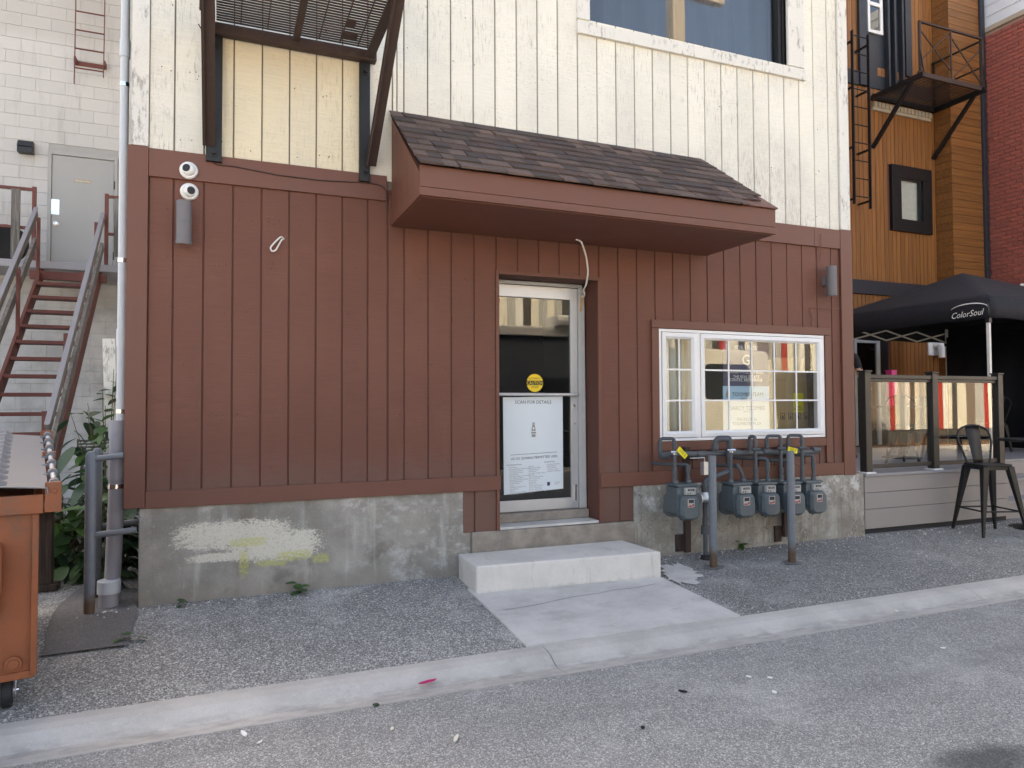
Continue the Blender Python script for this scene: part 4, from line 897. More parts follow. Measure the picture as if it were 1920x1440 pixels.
# ------------------------------------------------------------------ grey block building behind the gap
GY = 7.3
GB = thing('grey_block_building', (-4, GY, 0), 'tall grey painted concrete block building behind the gap on the left', 'building')
GDX0, GDX1, GDZ0, GDZ1 = -2.21, -1.245, 3.60, 5.47
mb = MB(); mb.box(-12, 1.2, GY+.01, GY+6, -.2, 10.5); mb.build('wall', 'block_joint', GB)
mb = MB(); mb.box(-12.1, 1.3, GY-.1, GY+6.1, 10.502, 10.7); mb.build('parapet', 'charcoal', GB)
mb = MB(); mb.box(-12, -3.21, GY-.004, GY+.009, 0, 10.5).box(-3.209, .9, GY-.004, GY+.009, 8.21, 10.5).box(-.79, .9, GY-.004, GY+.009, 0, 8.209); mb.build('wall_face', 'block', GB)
bl = mesh_of(MB().box(-.1985, .1985, -.012, 0, .0018, .1982), 'block', 'block', .002)
cnt = 0
for r in range(41):
    z_ = .0+r*.2
    for k in range(7):
        x_ = -3.0+.4*k+(.2 if r % 2 else 0)
        if x_ > -.95: continue
        cov = x_+.2 > GDX0 and x_-.2 < GDX1 and z_+.2 > GDZ0 and z_ < GDZ1+.05
        if cov:
            e0, e1 = x_-.1985, min(x_+.1985, GDX0-.003)
            if e1-e0 > .03: piece('block', mesh_of(MB().box(0, e1-e0, -.012, 0, .0018, .1982), 'block', 'block', .002), GB, (e0, GY+.011, z_))
            e0, e1 = max(x_-.1985, GDX1+.003), x_+.1985
            if e1-e0 > .03: piece('block', mesh_of(MB().box(0, e1-e0, -.012, 0, .0018, .1982), 'block', 'block', .002), GB, (e0, GY+.011, z_))
            continue
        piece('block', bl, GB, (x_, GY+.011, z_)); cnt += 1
# door in the upper floor
gd = MB(); gd.box(GDX0, GDX0+.05, GY-.05, GY+.008, GDZ0, GDZ1).box(GDX1-.05, GDX1, GY-.05, GY+.008, GDZ0, GDZ1).box(GDX0+.05, GDX1-.05, GY-.05, GY+.008, GDZ1-.05, GDZ1)
gd = gd.build('door_frame', 'door_grey', GB, bevel=.004)
mb = MB(); mb.box(GDX0+.055, GDX1-.055, GY-.03, GY+.006, GDZ0+.01, GDZ1-.055); lf = mb.build('door_leaf', 'door_grey', gd, bevel=.003)
q = fac(105, 420, GY-.03); mb = MB(); mb.lathe((q.x, GY-.03, q.z), (0, -1, 0), [(0, .04), (.01, .038), (.012, .02), (.03, .018), (.035, .032), (.06, .032), (.065, .02)], 16); mb.build('knob', 'chrome', gd, True)
q = fac(103, 388, GY-.03); mb = MB(); mb.box(q.x-.06, q.x+.06, GY-.034, GY-.0305, q.z-.12, q.z+.12); mb.build('kick_plate', 'chrome', gd)
q = fac(155, 340, GY-.03); mb = MB(); mb.box(q.x-.12, q.x+.12, GY-.034, GY-.0305, q.z-.03, q.z+.03); sgn = mb.build('door_sign', 'tan_cap', gd); text('Emergency Exit', .032, q.x, GY-.0355, q.z-.011, 'white_paper', gd)
mb = MB(); mb.box(GDX1-.052, GDX1-.035, GY-.058, GY-.05, 4.95, 5.08).box(GDX1-.052, GDX1-.035, GY-.058, GY-.05, 3.8, 3.93); mb.build('hinge', 'black_steel', gd)
mb = MB(); q0 = fac(33, 262, GY-.1); q1 = fac(62, 288, GY-.1); mb.box(q0.x, q1.x, GY-.14, GY-.006, q1.z, q0.z-.10); mb.hexa([(q0.x, GY-.16, q0.z-.10), (q1.x, GY-.16, q0.z-.10), (q1.x, GY-.006, q0.z-.10), (q0.x, GY-.006, q0.z-.10), (q0.x, GY-.10, q0.z), (q1.x, GY-.10, q0.z), (q1.x, GY-.006, q0.z), (q0.x, GY-.006, q0.z)])
o = mb.build('wall_vent', 'black', bevel=.006); tag(o, 'small black vent hood on the grey block wall', 'vent')
# roof ladder
LD = thing('wall_ladder', (-1.65, GY-.12, 6.5), 'thin rust brown ladder hanging on the grey block wall', 'ladder')
la = fac(143, 75, GY-.14).x; lb = fac(197, 75, GY-.14).x
mb = MB(); mb.beam((la-.02, GY-.14, 6.55), (la+.0, GY-.14, 10.3), .03, .012, (1, 0, 0)); mb.build('stile', 'red_iron', LD)
mb = MB(); mb.beam((lb-.015, GY-.14, 6.72), (lb+.0, GY-.14, 10.3), .03, .012, (1, 0, 0)); mb.build('stile', 'red_iron', LD)
for py in (25, 60, 95, 131, -10):
    z_ = fac(170, py, GY-.14).z; mb = MB(); mb.tube([(la-.01, GY-.14, z_), (lb-.01, GY-.14, z_)], .012, 7); mb.build('rung', 'red_iron', LD)
for py in (118, -60):
    z_ = fac(170, py, GY-.1).z; mb = MB(); mb.box(la, lb-.02, GY-.02, GY-.006, z_-.035, z_+.035); mb.box(la-.03, la+.0, GY-.15, GY-.0055, z_-.035, z_+.05); mb.box(lb-.019, lb+.01, GY-.15, GY-.0055, z_-.035, z_+.05); mb.build('bracket', 'red_iron', LD)

# ------------------------------------------------------------------ iron stairs up to the grey door
ST = thing('iron_stairs', (-1.75, 4.6, 0), 'rust red iron staircase with grey plank handrails to the upper door', 'stairs')
SX0, SX1 = -2.13, -1.38
ty = lambda k: 6.25-.262*k
tz = lambda k: 3.22-.231*k
for k in range(14):
    mb = MB(); mb.box(SX0+.022, SX1-.022, ty(k)-.12, ty(k)+.12, tz(k)-.045, tz(k)); mb.build('tread', 'red_iron', ST, bevel=.004)
for x_ in (SX0, SX1):
    mb = MB(); mb.beam((x_, ty(-1)+.1, tz(-1)+.02), (x_, ty(13.6), tz(13.6)), .04, .20); mb.build('stringer', 'red_iron', ST, bevel=.004)
def rail_plank(x_, off, k0, k1, w_=.045, h_=.14, z_=0, name='handrail'):
    mb = MB(); mb.beam((x_, ty(k0), tz(k0)+off), (x_, ty(k1), tz(k1)+off), w_, h_); mb.build(name, 'rail_top' if h_ < .1 else 'rail_side', ST, bevel=.004)
for x_, s_ in ((SX0-.05, -1), (SX1+.05, 1)):
    rail_plank(x_, .985, -.6, 12.8, .055, .018); rail_plank(x_, .91, -.6, 12.7, .042, .13); rail_plank(x_, .50, -.5, 12.4, .042, .13, name='mid_rail')
    for k in (0, 4, 8, 12):
        mb = MB(); mb.box(x_-.065*s_-.02, x_-.065*s_+.02, ty(k)-.02, ty(k)+.02, tz(k)-.1, tz(k)+.94); mb.build('post', 'red_iron', ST)
# landing with picket guard
LG = thing('stair_landing', (-2.3, 6.8, 3.3), 'concrete and iron landing with wooden pickets outside the grey upper door', 'landing')
mb = MB(); mb.box(-4.6, -.9, 6.42, GY-.02, 3.46, 3.57); mb.build('slab', 'pvc_grey', LG, bevel=.01)
mb = MB(); mb.box(SX0-.12, SX1+.1, 6.40, 6.50, 3.30, 3.42); mb.build('edge_beam', 'red_iron', LG)
py_ = 6.48
for x0_, x1_ in ((-4.5, SX0-.09), (SX1+.09, -.95)):
    for z_ in (4.05, 4.62):
        mb = MB(); mb.box(x0_, x1_, py_-.02, py_+.02, z_-.02, z_+.02); mb.build('rail', 'red_iron', LG)
    mb = MB(); e = x1_ if x0_ < -3 else x0_; mb.box(e-.025, e+.025, py_-.022, py_+.022, 3.571, 4.66); mb.build('post', 'red_iron', LG)
for x_ in (-3.0, -2.72, -2.44, -1.13):
    mb = MB(); mb.box(x_-.055, x_+.055, py_-.045, py_-.021, 3.58 if x_ < -2 else 3.70, 4.60); mb.build('picket', 'grey_wood', LG, bevel=.004)
mb = MB(); mb.lathe((-2.62, 6.75, 3.85), (.3, -1, .1), [(-.09, .17), (-.09, .25), (-.05, .28), (.05, .28), (.09, .25), (.09, .17)], 24)
tag(mb.build('old_tyre', 'rubber', smooth=True), 'black tyre behind the landing pickets at the far left', 'tyre')

# ------------------------------------------------------------------ downspout, pipe stub, pipe guard
dx, dyy = -.352, .12
DS = thing('downspout', (dx, dyy, 0), 'white downpipe down the left corner of the brown building, grey at its foot', 'downpipe')
mb = MB(); mb.tube([(dx+.01, dyy, 9.4), (dx+.012, dyy, 1.27)], .030, 18); mb.build('pipe', 'pvc_white', DS, True)
mb = MB(); mb.tube([(dx-.006, dyy, 1.27), (dx-.012, dyy+.02, .75), (dx-.045, dyy+.10, 0)], .054, 18); mb.build('pipe', 'pvc_grey', DS, True)
for z_, r_ in ((4.0, .036), (1.86, .036), (1.20, .058), (.90, .060)):
    mb = MB(); mb.tube([(dx+.012 if z_ > 1.5 else dx-.009, dyy+(.012 if z_ < 1.5 else 0), z_), (dx+.012 if z_ > 1.5 else dx-.009, dyy+(.012 if z_ < 1.5 else 0), z_+.13)], r_, 18); mb.build('coupling', 'pvc_white' if z_ > 1.5 else 'pvc_grey', DS, True)
for z_ in (3.78, 2.48, 1.38, .84):
    r_ = .033 if z_ > 1.3 else .0595
    mb = MB(); mb.tube([(dx+.011-(.021 if z_ < 1 else 0), dyy+(.015 if z_ < 1 else 0), z_), (dx+.011-(.021 if z_ < 1 else 0), dyy+(.015 if z_ < 1 else 0), z_+.03)], r_, 18); mb.build('strap', 'chrome', DS, True)
q = gnd(204, 1136, 0); t = thing('capped_drain', (q.x, q.y, 0), 'short grey capped drain pipe stub at the foot of the downpipe', 'drain')
mb = MB(); mb.lathe((q.x, q.y, -.02), (0, 0, 1), [(0, .067), (.13, .067), (.131, .03)], 22); mb.build('pipe', 'pvc_grey', t, True)
mb = MB(); mb.lathe((q.x, q.y, .095), (0, 0, 1), [(0, .068), (.0, .077), (.085, .077), (.09, .072), (.09, .04), (.086, .03)], 22); mb.build('cap', 'pvc_white', t, True)
q = gnd(167, 1150, 0); GR = thing('pipe_guard', (q.x, q.y, 0), 'grey steel pipe guard rail round the downpipe', 'guard rail')
for d in (0., .42):
    mb = MB(); mb.lathe((q.x-.02*(d > 0), q.y+d, -.03), (0, 0, 1), [(0, .035), (1.12, .035), (1.145, .025), (1.15, .01)], 18); mb.build('post', 'bollard_paint', GR, True)
    for z_ in (1.065, .535):
        mb = MB(); mb.tube([(q.x+.02, q.y+d, z_), (-.215 if z_ < 1 else -.302, q.y+d, z_+.02)], .022, 12); mb.build('rail', 'bollard_grey', GR, True)
# leaning plank, wooden stand, old grille
mb = MB(); mb.beam((-.62, 1.65, 2.05), (-.515, 1.45, .0), .10, .022, (0, 1, 0)); tag(mb.build('leaning_plank', 'white_trim_worn', bevel=.003), 'white painted plank leaning behind the downpipe', 'plank')
W = thing('wooden_stand', (-.95, .85, 0), 'dark wooden trestle stand between the dumpster and the shrubs', 'stand')
q0 = fac(62, 985, .85); q1 = fac(113, 975, .85)
mb = MB(); mb.box(q0.x-.25, q1.x, .70, .95, .62, .665); mb.build('top_plank', 'dark_wood', W, bevel=.004)
mb = MB(); mb.box(-1.0, -.88, .78, .88, .055, .619); mb.build('upright', 'dark_wood', W, bevel=.004); mb = MB(); mb.box(-1.25, -1.13, .78, .88, .055, .619); mb.build('upright', 'dark_wood', W, bevel=.004)
mb = MB(); mb.box(-1.35, q1.x, .76, .90, .002, .054); mb.build('foot', 'dark_wood', W, bevel=.004)
mb = MB(); q = fac(178, 838, 3.2)
for k in range(5): mb.beam((q.x-.16, 3.2, q.z+.07-.035*k), (q.x+.16, 3.2, q.z+.07-.035*k), .02, .022)
mb.box(q.x-.17, q.x-.16, 3.19, 3.24, q.z-.10, q.z+.09).box(q.x+.16, q.x+.17, 3.19, 3.24, q.z-.10, q.z+.09).box(q.x-.14, q.x-.11, 3.205, 3.25, 0, q.z-.08).box(q.x+.11, q.x+.14, 3.205, 3.25, 0, q.z-.08)
tag(mb.build('old_grille', 'grey_wood'), 'grey slatted wooden rack half buried in leaves behind the pipe guard', 'rack')

# ------------------------------------------------------------------ plants in the gap
def leaf_mesh(nm, L_, W_, mat, lob=0):
    v = []; n = 6
    for k in range(n+1):
        u = k/n; w_ = W_*math.sin(math.pi*min(1, u*.93+.04))**.8*(1-.35*u); zz = -.28*L_*u*u
        v += [(-w_, u*L_, zz+.10*W_), (0, u*L_, zz), (w_, u*L_, zz+.10*W_)]
    f = []
    for k in range(n): f += [(3*k, 3*k+1, 3*k+4, 3*k+3), (3*k+1, 3*k+2, 3*k+5, 3*k+4)]
    m_ = MB(); m_.v = v; m_.f = f; me = mesh_of(m_, nm, mat); me.polygons.foreach_set('use_smooth', [True]*len(me.polygons)); return me
LM = [leaf_mesh('leaf', .13, .040, 'leaf'), leaf_mesh('leaf', .11, .045, 'leaf'), leaf_mesh('leaf', .15, .042, 'leaf_dark'), leaf_mesh('leaf', .10, .035, 'leaf_dark')]
def shrub(name, base, label, cat, stems, nleaf, h, spread, meshes, grp, scale=1., lean=(0, 0)):
    t = thing(name, base, label, cat, grp); bx, by, bz = base
    for s_ in range(stems):
        a = random.uniform(0, 6.28); hh = h*random.uniform(.6, 1); ex_, ey_ = spread*math.cos(a)*random.uniform(.3, 1)+lean[0], spread*.7*math.sin(a)*random.uniform(.3, 1)+lean[1]
        P = [Vector((bx+random.uniform(-.05, .05), by+random.uniform(-.04, .04), bz-.02)), Vector((bx+ex_*.35, by+ey_*.3, bz+hh*.5)), Vector((bx+ex_, by+ey_, bz+hh))]
        mb = MB(); mb.tube(P, [.007, .005, .0025], 5); mb.build('stem', 'stem', t)
        m = nleaf//stems
        for k in range(m):
            u = .12+.88*(k+random.random())/m; p = P[0]*(1-u)**2+P[1]*2*u*(1-u)+P[2]*u*u
            p = p+Vector((random.uniform(-.06, .06), random.uniform(-.06, .06), random.uniform(-.03, .03)))
            o = piece('leaf', random.choice(meshes), t, p, (random.uniform(-.7, .25), random.uniform(-.4, .4), random.uniform(0, 6.28))); s2 = scale*random.uniform(.7, 1.25); o.scale = (s2, s2, s2)
    return t
LG_ = 'shrubs in the gap'
for bx_, by_, lab, st_n, nl, h_, sp_, ms, sc_ in (
    (-.70, 1.05, 'bright green shrub with broad leaves just left of the pipe guard', 6, 60, .72, .24, LM[:2], 1.45),
    (-.47, .62, 'green shrub growing up between the pipe guard and the downpipe', 6, 54, .95, .12, LM, 1.3),
    (-1.0, 1.95, 'dark leafy shrub behind the wooden stand', 7, 80, .85, .38, LM[2:], 1.6),
    (-.66, 1.9, 'taller dark shrub in the middle of the gap', 8, 110, 1.2, .30, LM[1:], 1.6),
    (-.50, 1.15, 'dense dark shrub right behind the downpipe foot', 7, 90, .8, .18, LM[2:], 1.45),
    (-1.45, 2.7, 'shrub under the foot of the iron stairs', 7, 80, 1.0, .34, LM[2:], 1.7),
    (-.80, 2.9, 'tall shrub against the grey wall behind the leaning plank', 8, 100, 1.5, .36, LM[1:], 1.7),
    (-.40, 1.0, 'low dark shrub tucked between downpipe and foundation corner', 6, 60, .7, .14, LM[2:], 1.3)):
    shrub('broadleaf_shrub', (bx_, by_, 0), lab, 'shrub', st_n, nl, h_, sp_, ms, LG_, sc_)
shrub('climbing_vine', (-.60, 1.50, 0), 'vine climbing the white leaning plank', 'vine', 5, 60, 2.0, .10, LM, LG_, 1.2, (.05, .0))
shrub('ivy_clump', (-.84, 1.2, 0), 'low bluish ivy clump on the gravel behind the stand', 'ivy', 8, 70, .30, .32, LM[2:], LG_, 1.05)
DLm = leaf_mesh('leaf', .09, .03, 'dead_leaf')
shrub('dead_shrub', (-.98, 1.55, 0), 'dried brown shrub behind the wooden stand', 'shrub', 8, 90, .62, .3, [DLm], None, 1.4)
# small weeds along the foundation
for px, py, n, lab in ((560, 1110, 7, 'small weed with round leaves at the foundation below the yellow paint'), (338, 1132, 4, 'tiny weed at the foundation near the left corner'), (243, 1198, 5, 'flat green weed at the edge of the asphalt patch'), (1392, 1022, 6, 'small weed under the gas meters by the wall')):
    q = fac(px, py, -.05) if py != 1198 else gnd(px, py, -.02)
    t = thing('weed', (q.x, q.y, apron_z(q.y)), lab, 'weed', 'weeds by the wall')
    for k in range(n):
        o = piece('leaf', LM[1], t, Vector((q.x+random.uniform(-.05, .05), q.y-random.uniform(0, .03), apron_z(q.y)+.006+.012*k)), (random.uniform(.0, .55), random.uniform(-.3, .3), random.choice((-1.4, -.9, 1.4, .8, 2.6, -2.4, 3.1))+random.uniform(-.3, .3))); s2 = random.uniform(.6, .95); o.scale = (s2, s2*.85, s2)

# ------------------------------------------------------------------ dumpster
dz = apron_z(-1.45); drot = R_(12)
cq = fac(63, 1266, -1.52)
DU = thing('dumpster', (cq.x, cq.y, dz), 'orange steel dumpster with ribbed grey plastic lid and caster wheels', 'dumpster', rot=drot, local=True)
# local frame: +x right along the front face, corner at x=0,y=0; body extends to -x and +y
b0 = cq.z-dz; HT = 1.0-dz
LW, LD_, RISE = 1.0, 1.65, .20
mb = MB(); mb.hexa([(-LW, 0, b0), (0, 0, b0), (0, LD_, b0), (-LW, LD_, b0), (-LW-.0, -.02, HT-.07), (-.0, -.02, HT-.07), (-.0, LD_+.05, HT+RISE-.07), (-LW, LD_+.05, HT+RISE-.07)]); mb.build('body', 'orange_paint', DU, bevel=.008)
mb = MB(); mb.box(-LW-.03, .03, -.06, -.021, HT-.10, HT-.005).beam((.012, -.0205, HT-.06), (.012, LD_+.09, HT+RISE-.06), .04, .09).box(-LW-.03, -.021, LD_+.051, LD_+.09, HT+RISE-.10, HT+RISE-.006); mb.build('rim', 'orange_paint', DU, bevel=.006)
mb = MB(); mb.beam((-.002, -.012, b0+.01), (-.002, -.028, HT-.1), .03, .018, (0, 1, 0)); mb.build('corner_seam', 'orange_paint', DU, bevel=.006)
mb = MB(); mb.box(-LW, .004, -.012, .03, b0-.006, b0+.03); mb.build('bottom_lip', 'orange_paint', DU, bevel=.004)
mb = MB(); mb.hexa([(-LW*.9, -.14, .60), (-.135, -.14, .60), (-.135, -.022, .60), (-LW*.9, -.022, .60), (-LW*.9, -.14, .80), (-.135, -.14, .80), (-.135, -.03, .84), (-LW*.9, -.03, .84)]); mb.build('fork_pocket', 'orange_paint', DU, bevel=.006)
mb = MB(); mb.box(-LW*.9, -.15, -.11, -.025, .50, .598); mb.build('fork_pocket', 'red_iron', DU, bevel=.006)
mb = MB(); mb.lathe((-.085, -.012, b0+.075), (0, -1, 0), [(0, .038), (.006, .036), (.007, .026), (.014, .022)], 16); mb.build('drain_plug', 'orange_paint', DU, True)
# lid: ribbed sheet hinged at the back, in two halves
hz_ = HT+.015
mb = MB(); nr_ = 46; v = []
for k in range(nr_+1):
    yy_ = -.075+(LD_+.09)*k/nr_; hz_ = HT+.015+RISE*k/nr_; h = .03*(1 if (k % 4) in (1, 2) else 0)
    v += [(-LW-.02, yy_, hz_+h*.4+.03), (-.16, yy_, hz_+h+.03), (-.12, yy_, hz_+.028), (.045, yy_, hz_+.012), (.05, yy_, hz_-.02)]
mb.v = v; mb.f = [(5*k+j, 5*k+j+1, 5*k+j+6, 5*k+j+5) for k in range(nr_) for j in range(4)]
o = mb.build('lid', 'lid_plastic', DU); o.modifiers.new('s', 'SOLIDIFY').thickness = .006
hz_ = HT+.015; mb = MB(); mb.tube([(.075, -.03, hz_+.02), (.075, LD_+.05, hz_+RISE+.02)], .012, 10); hr = mb.build('hinge_rod', 'aluminium', DU, True)
for k in range(7):
    yy_ = .0+LD_*k/6.3; hz_ = HT+.015+RISE*(k/6.3+.02); mb = MB(); mb.tube([(.075, yy_, hz_+.02), (.075, yy_+.05, hz_+.026)], .024, 10); mb.box(.03, .07, yy_+.005, yy_+.045, hz_+.005, hz_+.02); mb.build('hinge_loop', 'lid_plastic', DU, True)
for yy_ in (-.05, LD_*.5, LD_+.02):
    h2 = RISE*yy_/LD_; mb = MB(); mb.box(.034, .105, yy_-.012, yy_+.012, HT-.09+h2, HT+.06+h2); mb.lathe((.075, yy_-.013, HT+.015+h2), (0, -1, 0), [(0, .012), (.006, .012)], 8); mb.build('hinge_bracket', 'orange_paint', DU, bevel=.004)
for wx, wy in ((-.11, .10), (-LW+.15, .10), (-.11, LD_-.1), (-LW+.15, LD_-.1)):
    wr = .078; wc = Vector((wx, wy, wr))
    mb = MB(); mb.lathe(wc-Vector((.026, 0, 0)), (1, 0, 0), [(0, .03), (0, wr-.012), (.008, wr), (.044, wr), (.052, wr-.012), (.052, .03)], 24); wh = mb.build('wheel', 'rubber', DU, True)
    mb = MB(); mb.lathe(wc-Vector((.03, 0, 0)), (1, 0, 0), [(0, .012), (0, .03), (.06, .03), (.06, .012)], 14); mb.build('hub', 'aluminium', wh, True)
    mb = MB(); mb.box(wx-.04, wx-.034, wy-.025, wy+.025, wr-.02, b0-.012).box(wx+.034, wx+.04, wy-.025, wy+.025, wr-.02, b0-.012).box(wx-.05, wx+.05, wy-.05, wy+.05, b0-.012, b0-.007); mb.tube([(wx-.05, wy, wr), (wx+.05, wy, wr)], .008, 8); mb.build('caster_fork', 'chrome', DU)

# ------------------------------------------------------------------ loose gravel and grit
mb = MB()
def pebble(x_, y_, z_, r_):
    k = len(mb.v); a = random.uniform(0, 6); n = 5
    mb.v += [(x_+r_*random.uniform(.7, 1.2)*math.cos(a+i*1.257), y_+r_*random.uniform(.7, 1.2)*math.sin(a+i*1.257), z_-.002) for i in range(n)]+[(x_+r_*.6*math.cos(a+i*1.257), y_+r_*.6*math.sin(a+i*1.257), z_+r_*.7) for i in range(n)]
    mb.f += [tuple(k+n+i for i in range(n))]+[(k+i, k+(i+1) % n, k+n+(i+1) % n, k+n+i) for i in range(n)]
for k in range(1500):
    m = random.random(); x_ = random.uniform(-3, 10)
    if m < .35: y_ = -abs(random.gauss(0, .10))-.03; z_ = apron_z(y_)
    elif m < .60: y_ = -1.62+abs(random.gauss(0, .07)); z_ = apron_z(y_)
    elif m < .75: y_ = -2.03-abs(random.gauss(0, .12)); z_ = -.121
    else: y_ = random.uniform(-1.6, -.05); z_ = apron_z(y_)
    if 2.05 < x_ < 3.85 and y_ > -1.66: continue
    pebble(x_, y_, z_+.003, random.choice((.003, .004, .005, .007, .009)))
o = mb.build('loose_gravel', 'step'); tag(o, 'scattered grit and small stones along the wall and kerb', 'gravel', kind='stuff')
mb = MB()
for k in range(150):
    x_ = random.choice((-.05, .1, .3, .5, .7, .9, 1.1, 1.3, 1.7, 1.9, 2.1, 2.3, 3.7, 3.9, 4.4, 5., 5.6, 6.2))+random.uniform(-.06, .06); z_ = random.choice((.95, 1.35, 1.75, 2.15, 2.5, 2.85, 3.4, 3.9, 4.4, 4.8))+random.uniform(-.03, .03)
    if (DX0-.05 < x_ < DX1+.05 and z_ < DZ1+.05) or (4.05 < x_ < 6.4 and z_ < 2.3) or (1.55 < x_ < 4.85 and 2.8 < z_ < 3.95) or (3.2 < x_ < 6.1 and z_ > 4.7): continue
    mb.lathe((x_, .0, z_), (0, -1, 0), [(0, .005), (.0022, .004)], 6)
mb.build('nail_heads', 'rust_steel', B)['kind'] = 'stuff'

# ------------------------------------------------------------------ litter
def litter(px, py, L_, W_, mat, name, label, z=None, rot=None):
    z0_ = -.12 if z is None else z; q = gnd(px, py, z0_); a = random.uniform(0, 3) if rot is None else rot
    pts_ = [(-L_/2, 0), (-L_*.2, -W_/2), (L_*.3, -W_*.4), (L_/2, W_*.1), (L_*.1, W_/2), (-L_*.3, W_*.4)]
    mb = MB(); n = 6; P = [(q.x+x_*math.cos(a)-y_*math.sin(a), q.y+x_*math.sin(a)+y_*math.cos(a)) for x_, y_ in pts_]
    mb.v = [(x_, y_, z0_+.002) for x_, y_ in P]+[(x_, y_, z0_+.006+random.uniform(0, .004)) for x_, y_ in P]
    mb.f = [tuple(reversed(range(6))), tuple(range(6, 12))]+[(i, (i+1) % 6, 6+(i+1) % 6, 6+i) for i in range(6)]
    return tag(mb.build(name, mat), label, 'litter', 'litter on the lane')
def road_z(y):
    P = [(-8.4, -.11), (-6.5, -.08), (-5, -.075), (-3.5, -.09), (-2.6, -.108), (-2.0, -.122)]
    for (a, c_), (d, e) in zip(P, P[1:]):
        if a <= y <= d: return c_+(e-c_)*(y-a)/(d-a)
    return -.12
litter(802, 1279, .115, .028, 'pink', 'candy_wrapper', 'pink candy wrapper lying in the kerb gutter', z=-.105, rot=.25)
for px, py, l, w_, mt, nm, lb_ in ((457, 1377, .075, .022, 'white_paper', 'paper_scrap', 'white torn scrap on the road near the dumpster side'), (487, 1393, .03, .015, 's_white', 'paper_scrap', 'tiny pale scrap right of the white torn scrap'),
        (855, 1386, .08, .02, 's_cream', 'wood_chip', 'pale wood chip on the road below the door'), (735, 1368, .03, .016, 's_cream', 'paper_scrap', 'small cream scrap left of the pale wood chip'),
        (1280, 1297, .05, .02, 'black', 'twig', 'short dark twig on the road'), (1205, 1365, .03, .02, 'black', 'tar_lump', 'dark tar crumb on the road below the twig'),
        (1404, 1270, .03, .02, 'white_paper', 'gum_spot', 'white speck on the road, left of a pair'), (1444, 1272, .03, .018, 'white_paper', 'gum_spot', 'white speck on the road, right of a pair'), (1452, 1299, .035, .022, 'white_paper', 'gum_spot', 'white blotch on the road below the pair of specks'),
        (705, 1323, .035, .025, 'leaf_dark', 'moss_tuft', 'dark green moss tuft at the gutter edge'), (1680, 1146, .05, .015, 's_cream', 'leaf_litter', 'dry yellow leaf in the gutter at right'), (1768, 1216, .03, .01, 'white_paper', 'paper_scrap', 'white sliver on the road at right')):
    q = gnd(px, py, -.11); litter(px, py, l, w_, mt, nm, lb_, z=road_z(q.y)+.004)

# ------------------------------------------------------------------ wood-clad building set back on the right
WYF = 4.0
WB = thing('wood_clad_building', (11, WYF, 0), 'orange brown wood-clad building set back behind the black tent', 'building')
mb = MB(); mb.box(6.9, 14.40, WYF+.02, 12, -.2, 10.4); mb.build('wall', 'groove_brown', WB)
mb = MB(); mb.box(6.8, 14.44, WYF-.1, 12.1, 10.402, 10.6); mb.build('parapet', 'charcoal', WB)
w0, w1 = fac(1670, 308, WYF), fac(1745, 440, WYF)
HW = [(12.18, 13.27, 4.74, 6.02), (11.52, 12.66, 7.86, 10.2), (11.15, 12.02, .6, 2.62)]
bp = .105; x_ = 10.75
while x_ < 13.42:
    a, c_ = x_+.003, min(x_+bp-.003, 13.425); segs = [(.66, 3.47), (3.74, 7.42), (7.70, 10.35)]
    out = []
    for s_, t_ in segs:
        cur = [(s_, t_)]
        for h in HW:
            if c_ > h[0] and a < h[1]:
                nx_ = []
                for u, v_ in cur:
                    if v_ <= h[2] or u >= h[3]: nx_.append((u, v_)); continue
                    if u < h[2]: nx_.append((u, h[2]))
                    if v_ > h[3]: nx_.append((h[3], v_))
                cur = nx_
        out += cur
    for s_, t_ in out:
        mb = MB(); yy_ = WYF+random.uniform(-.002, .002); mb.hexa([(a+.002, yy_, s_), (c_-.002, yy_, s_), (c_, WYF+.019, s_), (a, WYF+.019, s_), (a+.002, yy_, t_), (c_-.002, yy_, t_), (c_, WYF+.019, t_), (a, WYF+.019, t_)]); mb.build('board', 'cladding_v', WB)
    x_ += bp
mb = MB(); mb.box(6.9, 10.748, WYF+.0, WYF+.019, .66, 10.35); mb.build('wall_face', 'cladding_v', WB)
mb = MB(); mb.box(10.75, 13.43, WYF-.05, WYF+.018, 3.475, 3.735); mb.build('band_beam', 'charcoal', WB, bevel=.004)
mb = MB(); mb.box(10.75, 11.52, WYF-.03, WYF+.018, 7.425, 7.695); mb.build('band_beam', 'charcoal', WB, bevel=.004)
# bump-out with horizontal boards
BXa, BXb, BYf = 13.43, 14.30, 3.65
mb = MB(); mb.box(BXa+.012, BXb-.002, BYf+.012, WYF+.019, 0, 10.35); mb.build('bay_core', 'groove_brown', WB)
z_ = 2.4
while z_ < 10.2:
    mb = MB(); mb.box(BXa, BXb, BYf, BYf+.0115, z_+.004, z_+.146); mb.build('board', 'cladding_h', WB)
    mb = MB(); mb.box(BXa, BXa+.0115, BYf+.0118, WYF-.003, z_+.004, z_+.146); mb.build('board', 'cladding_h', WB)
    z_ += .15
mb = MB(); mb.box(BXa, BXb, BYf, BYf+.0115, 0, 2.399).box(BXa, BXa+.0115, BYf+.012, WYF-.003, 0, 2.399); mb.build('bay_face', 'cladding_h', WB)
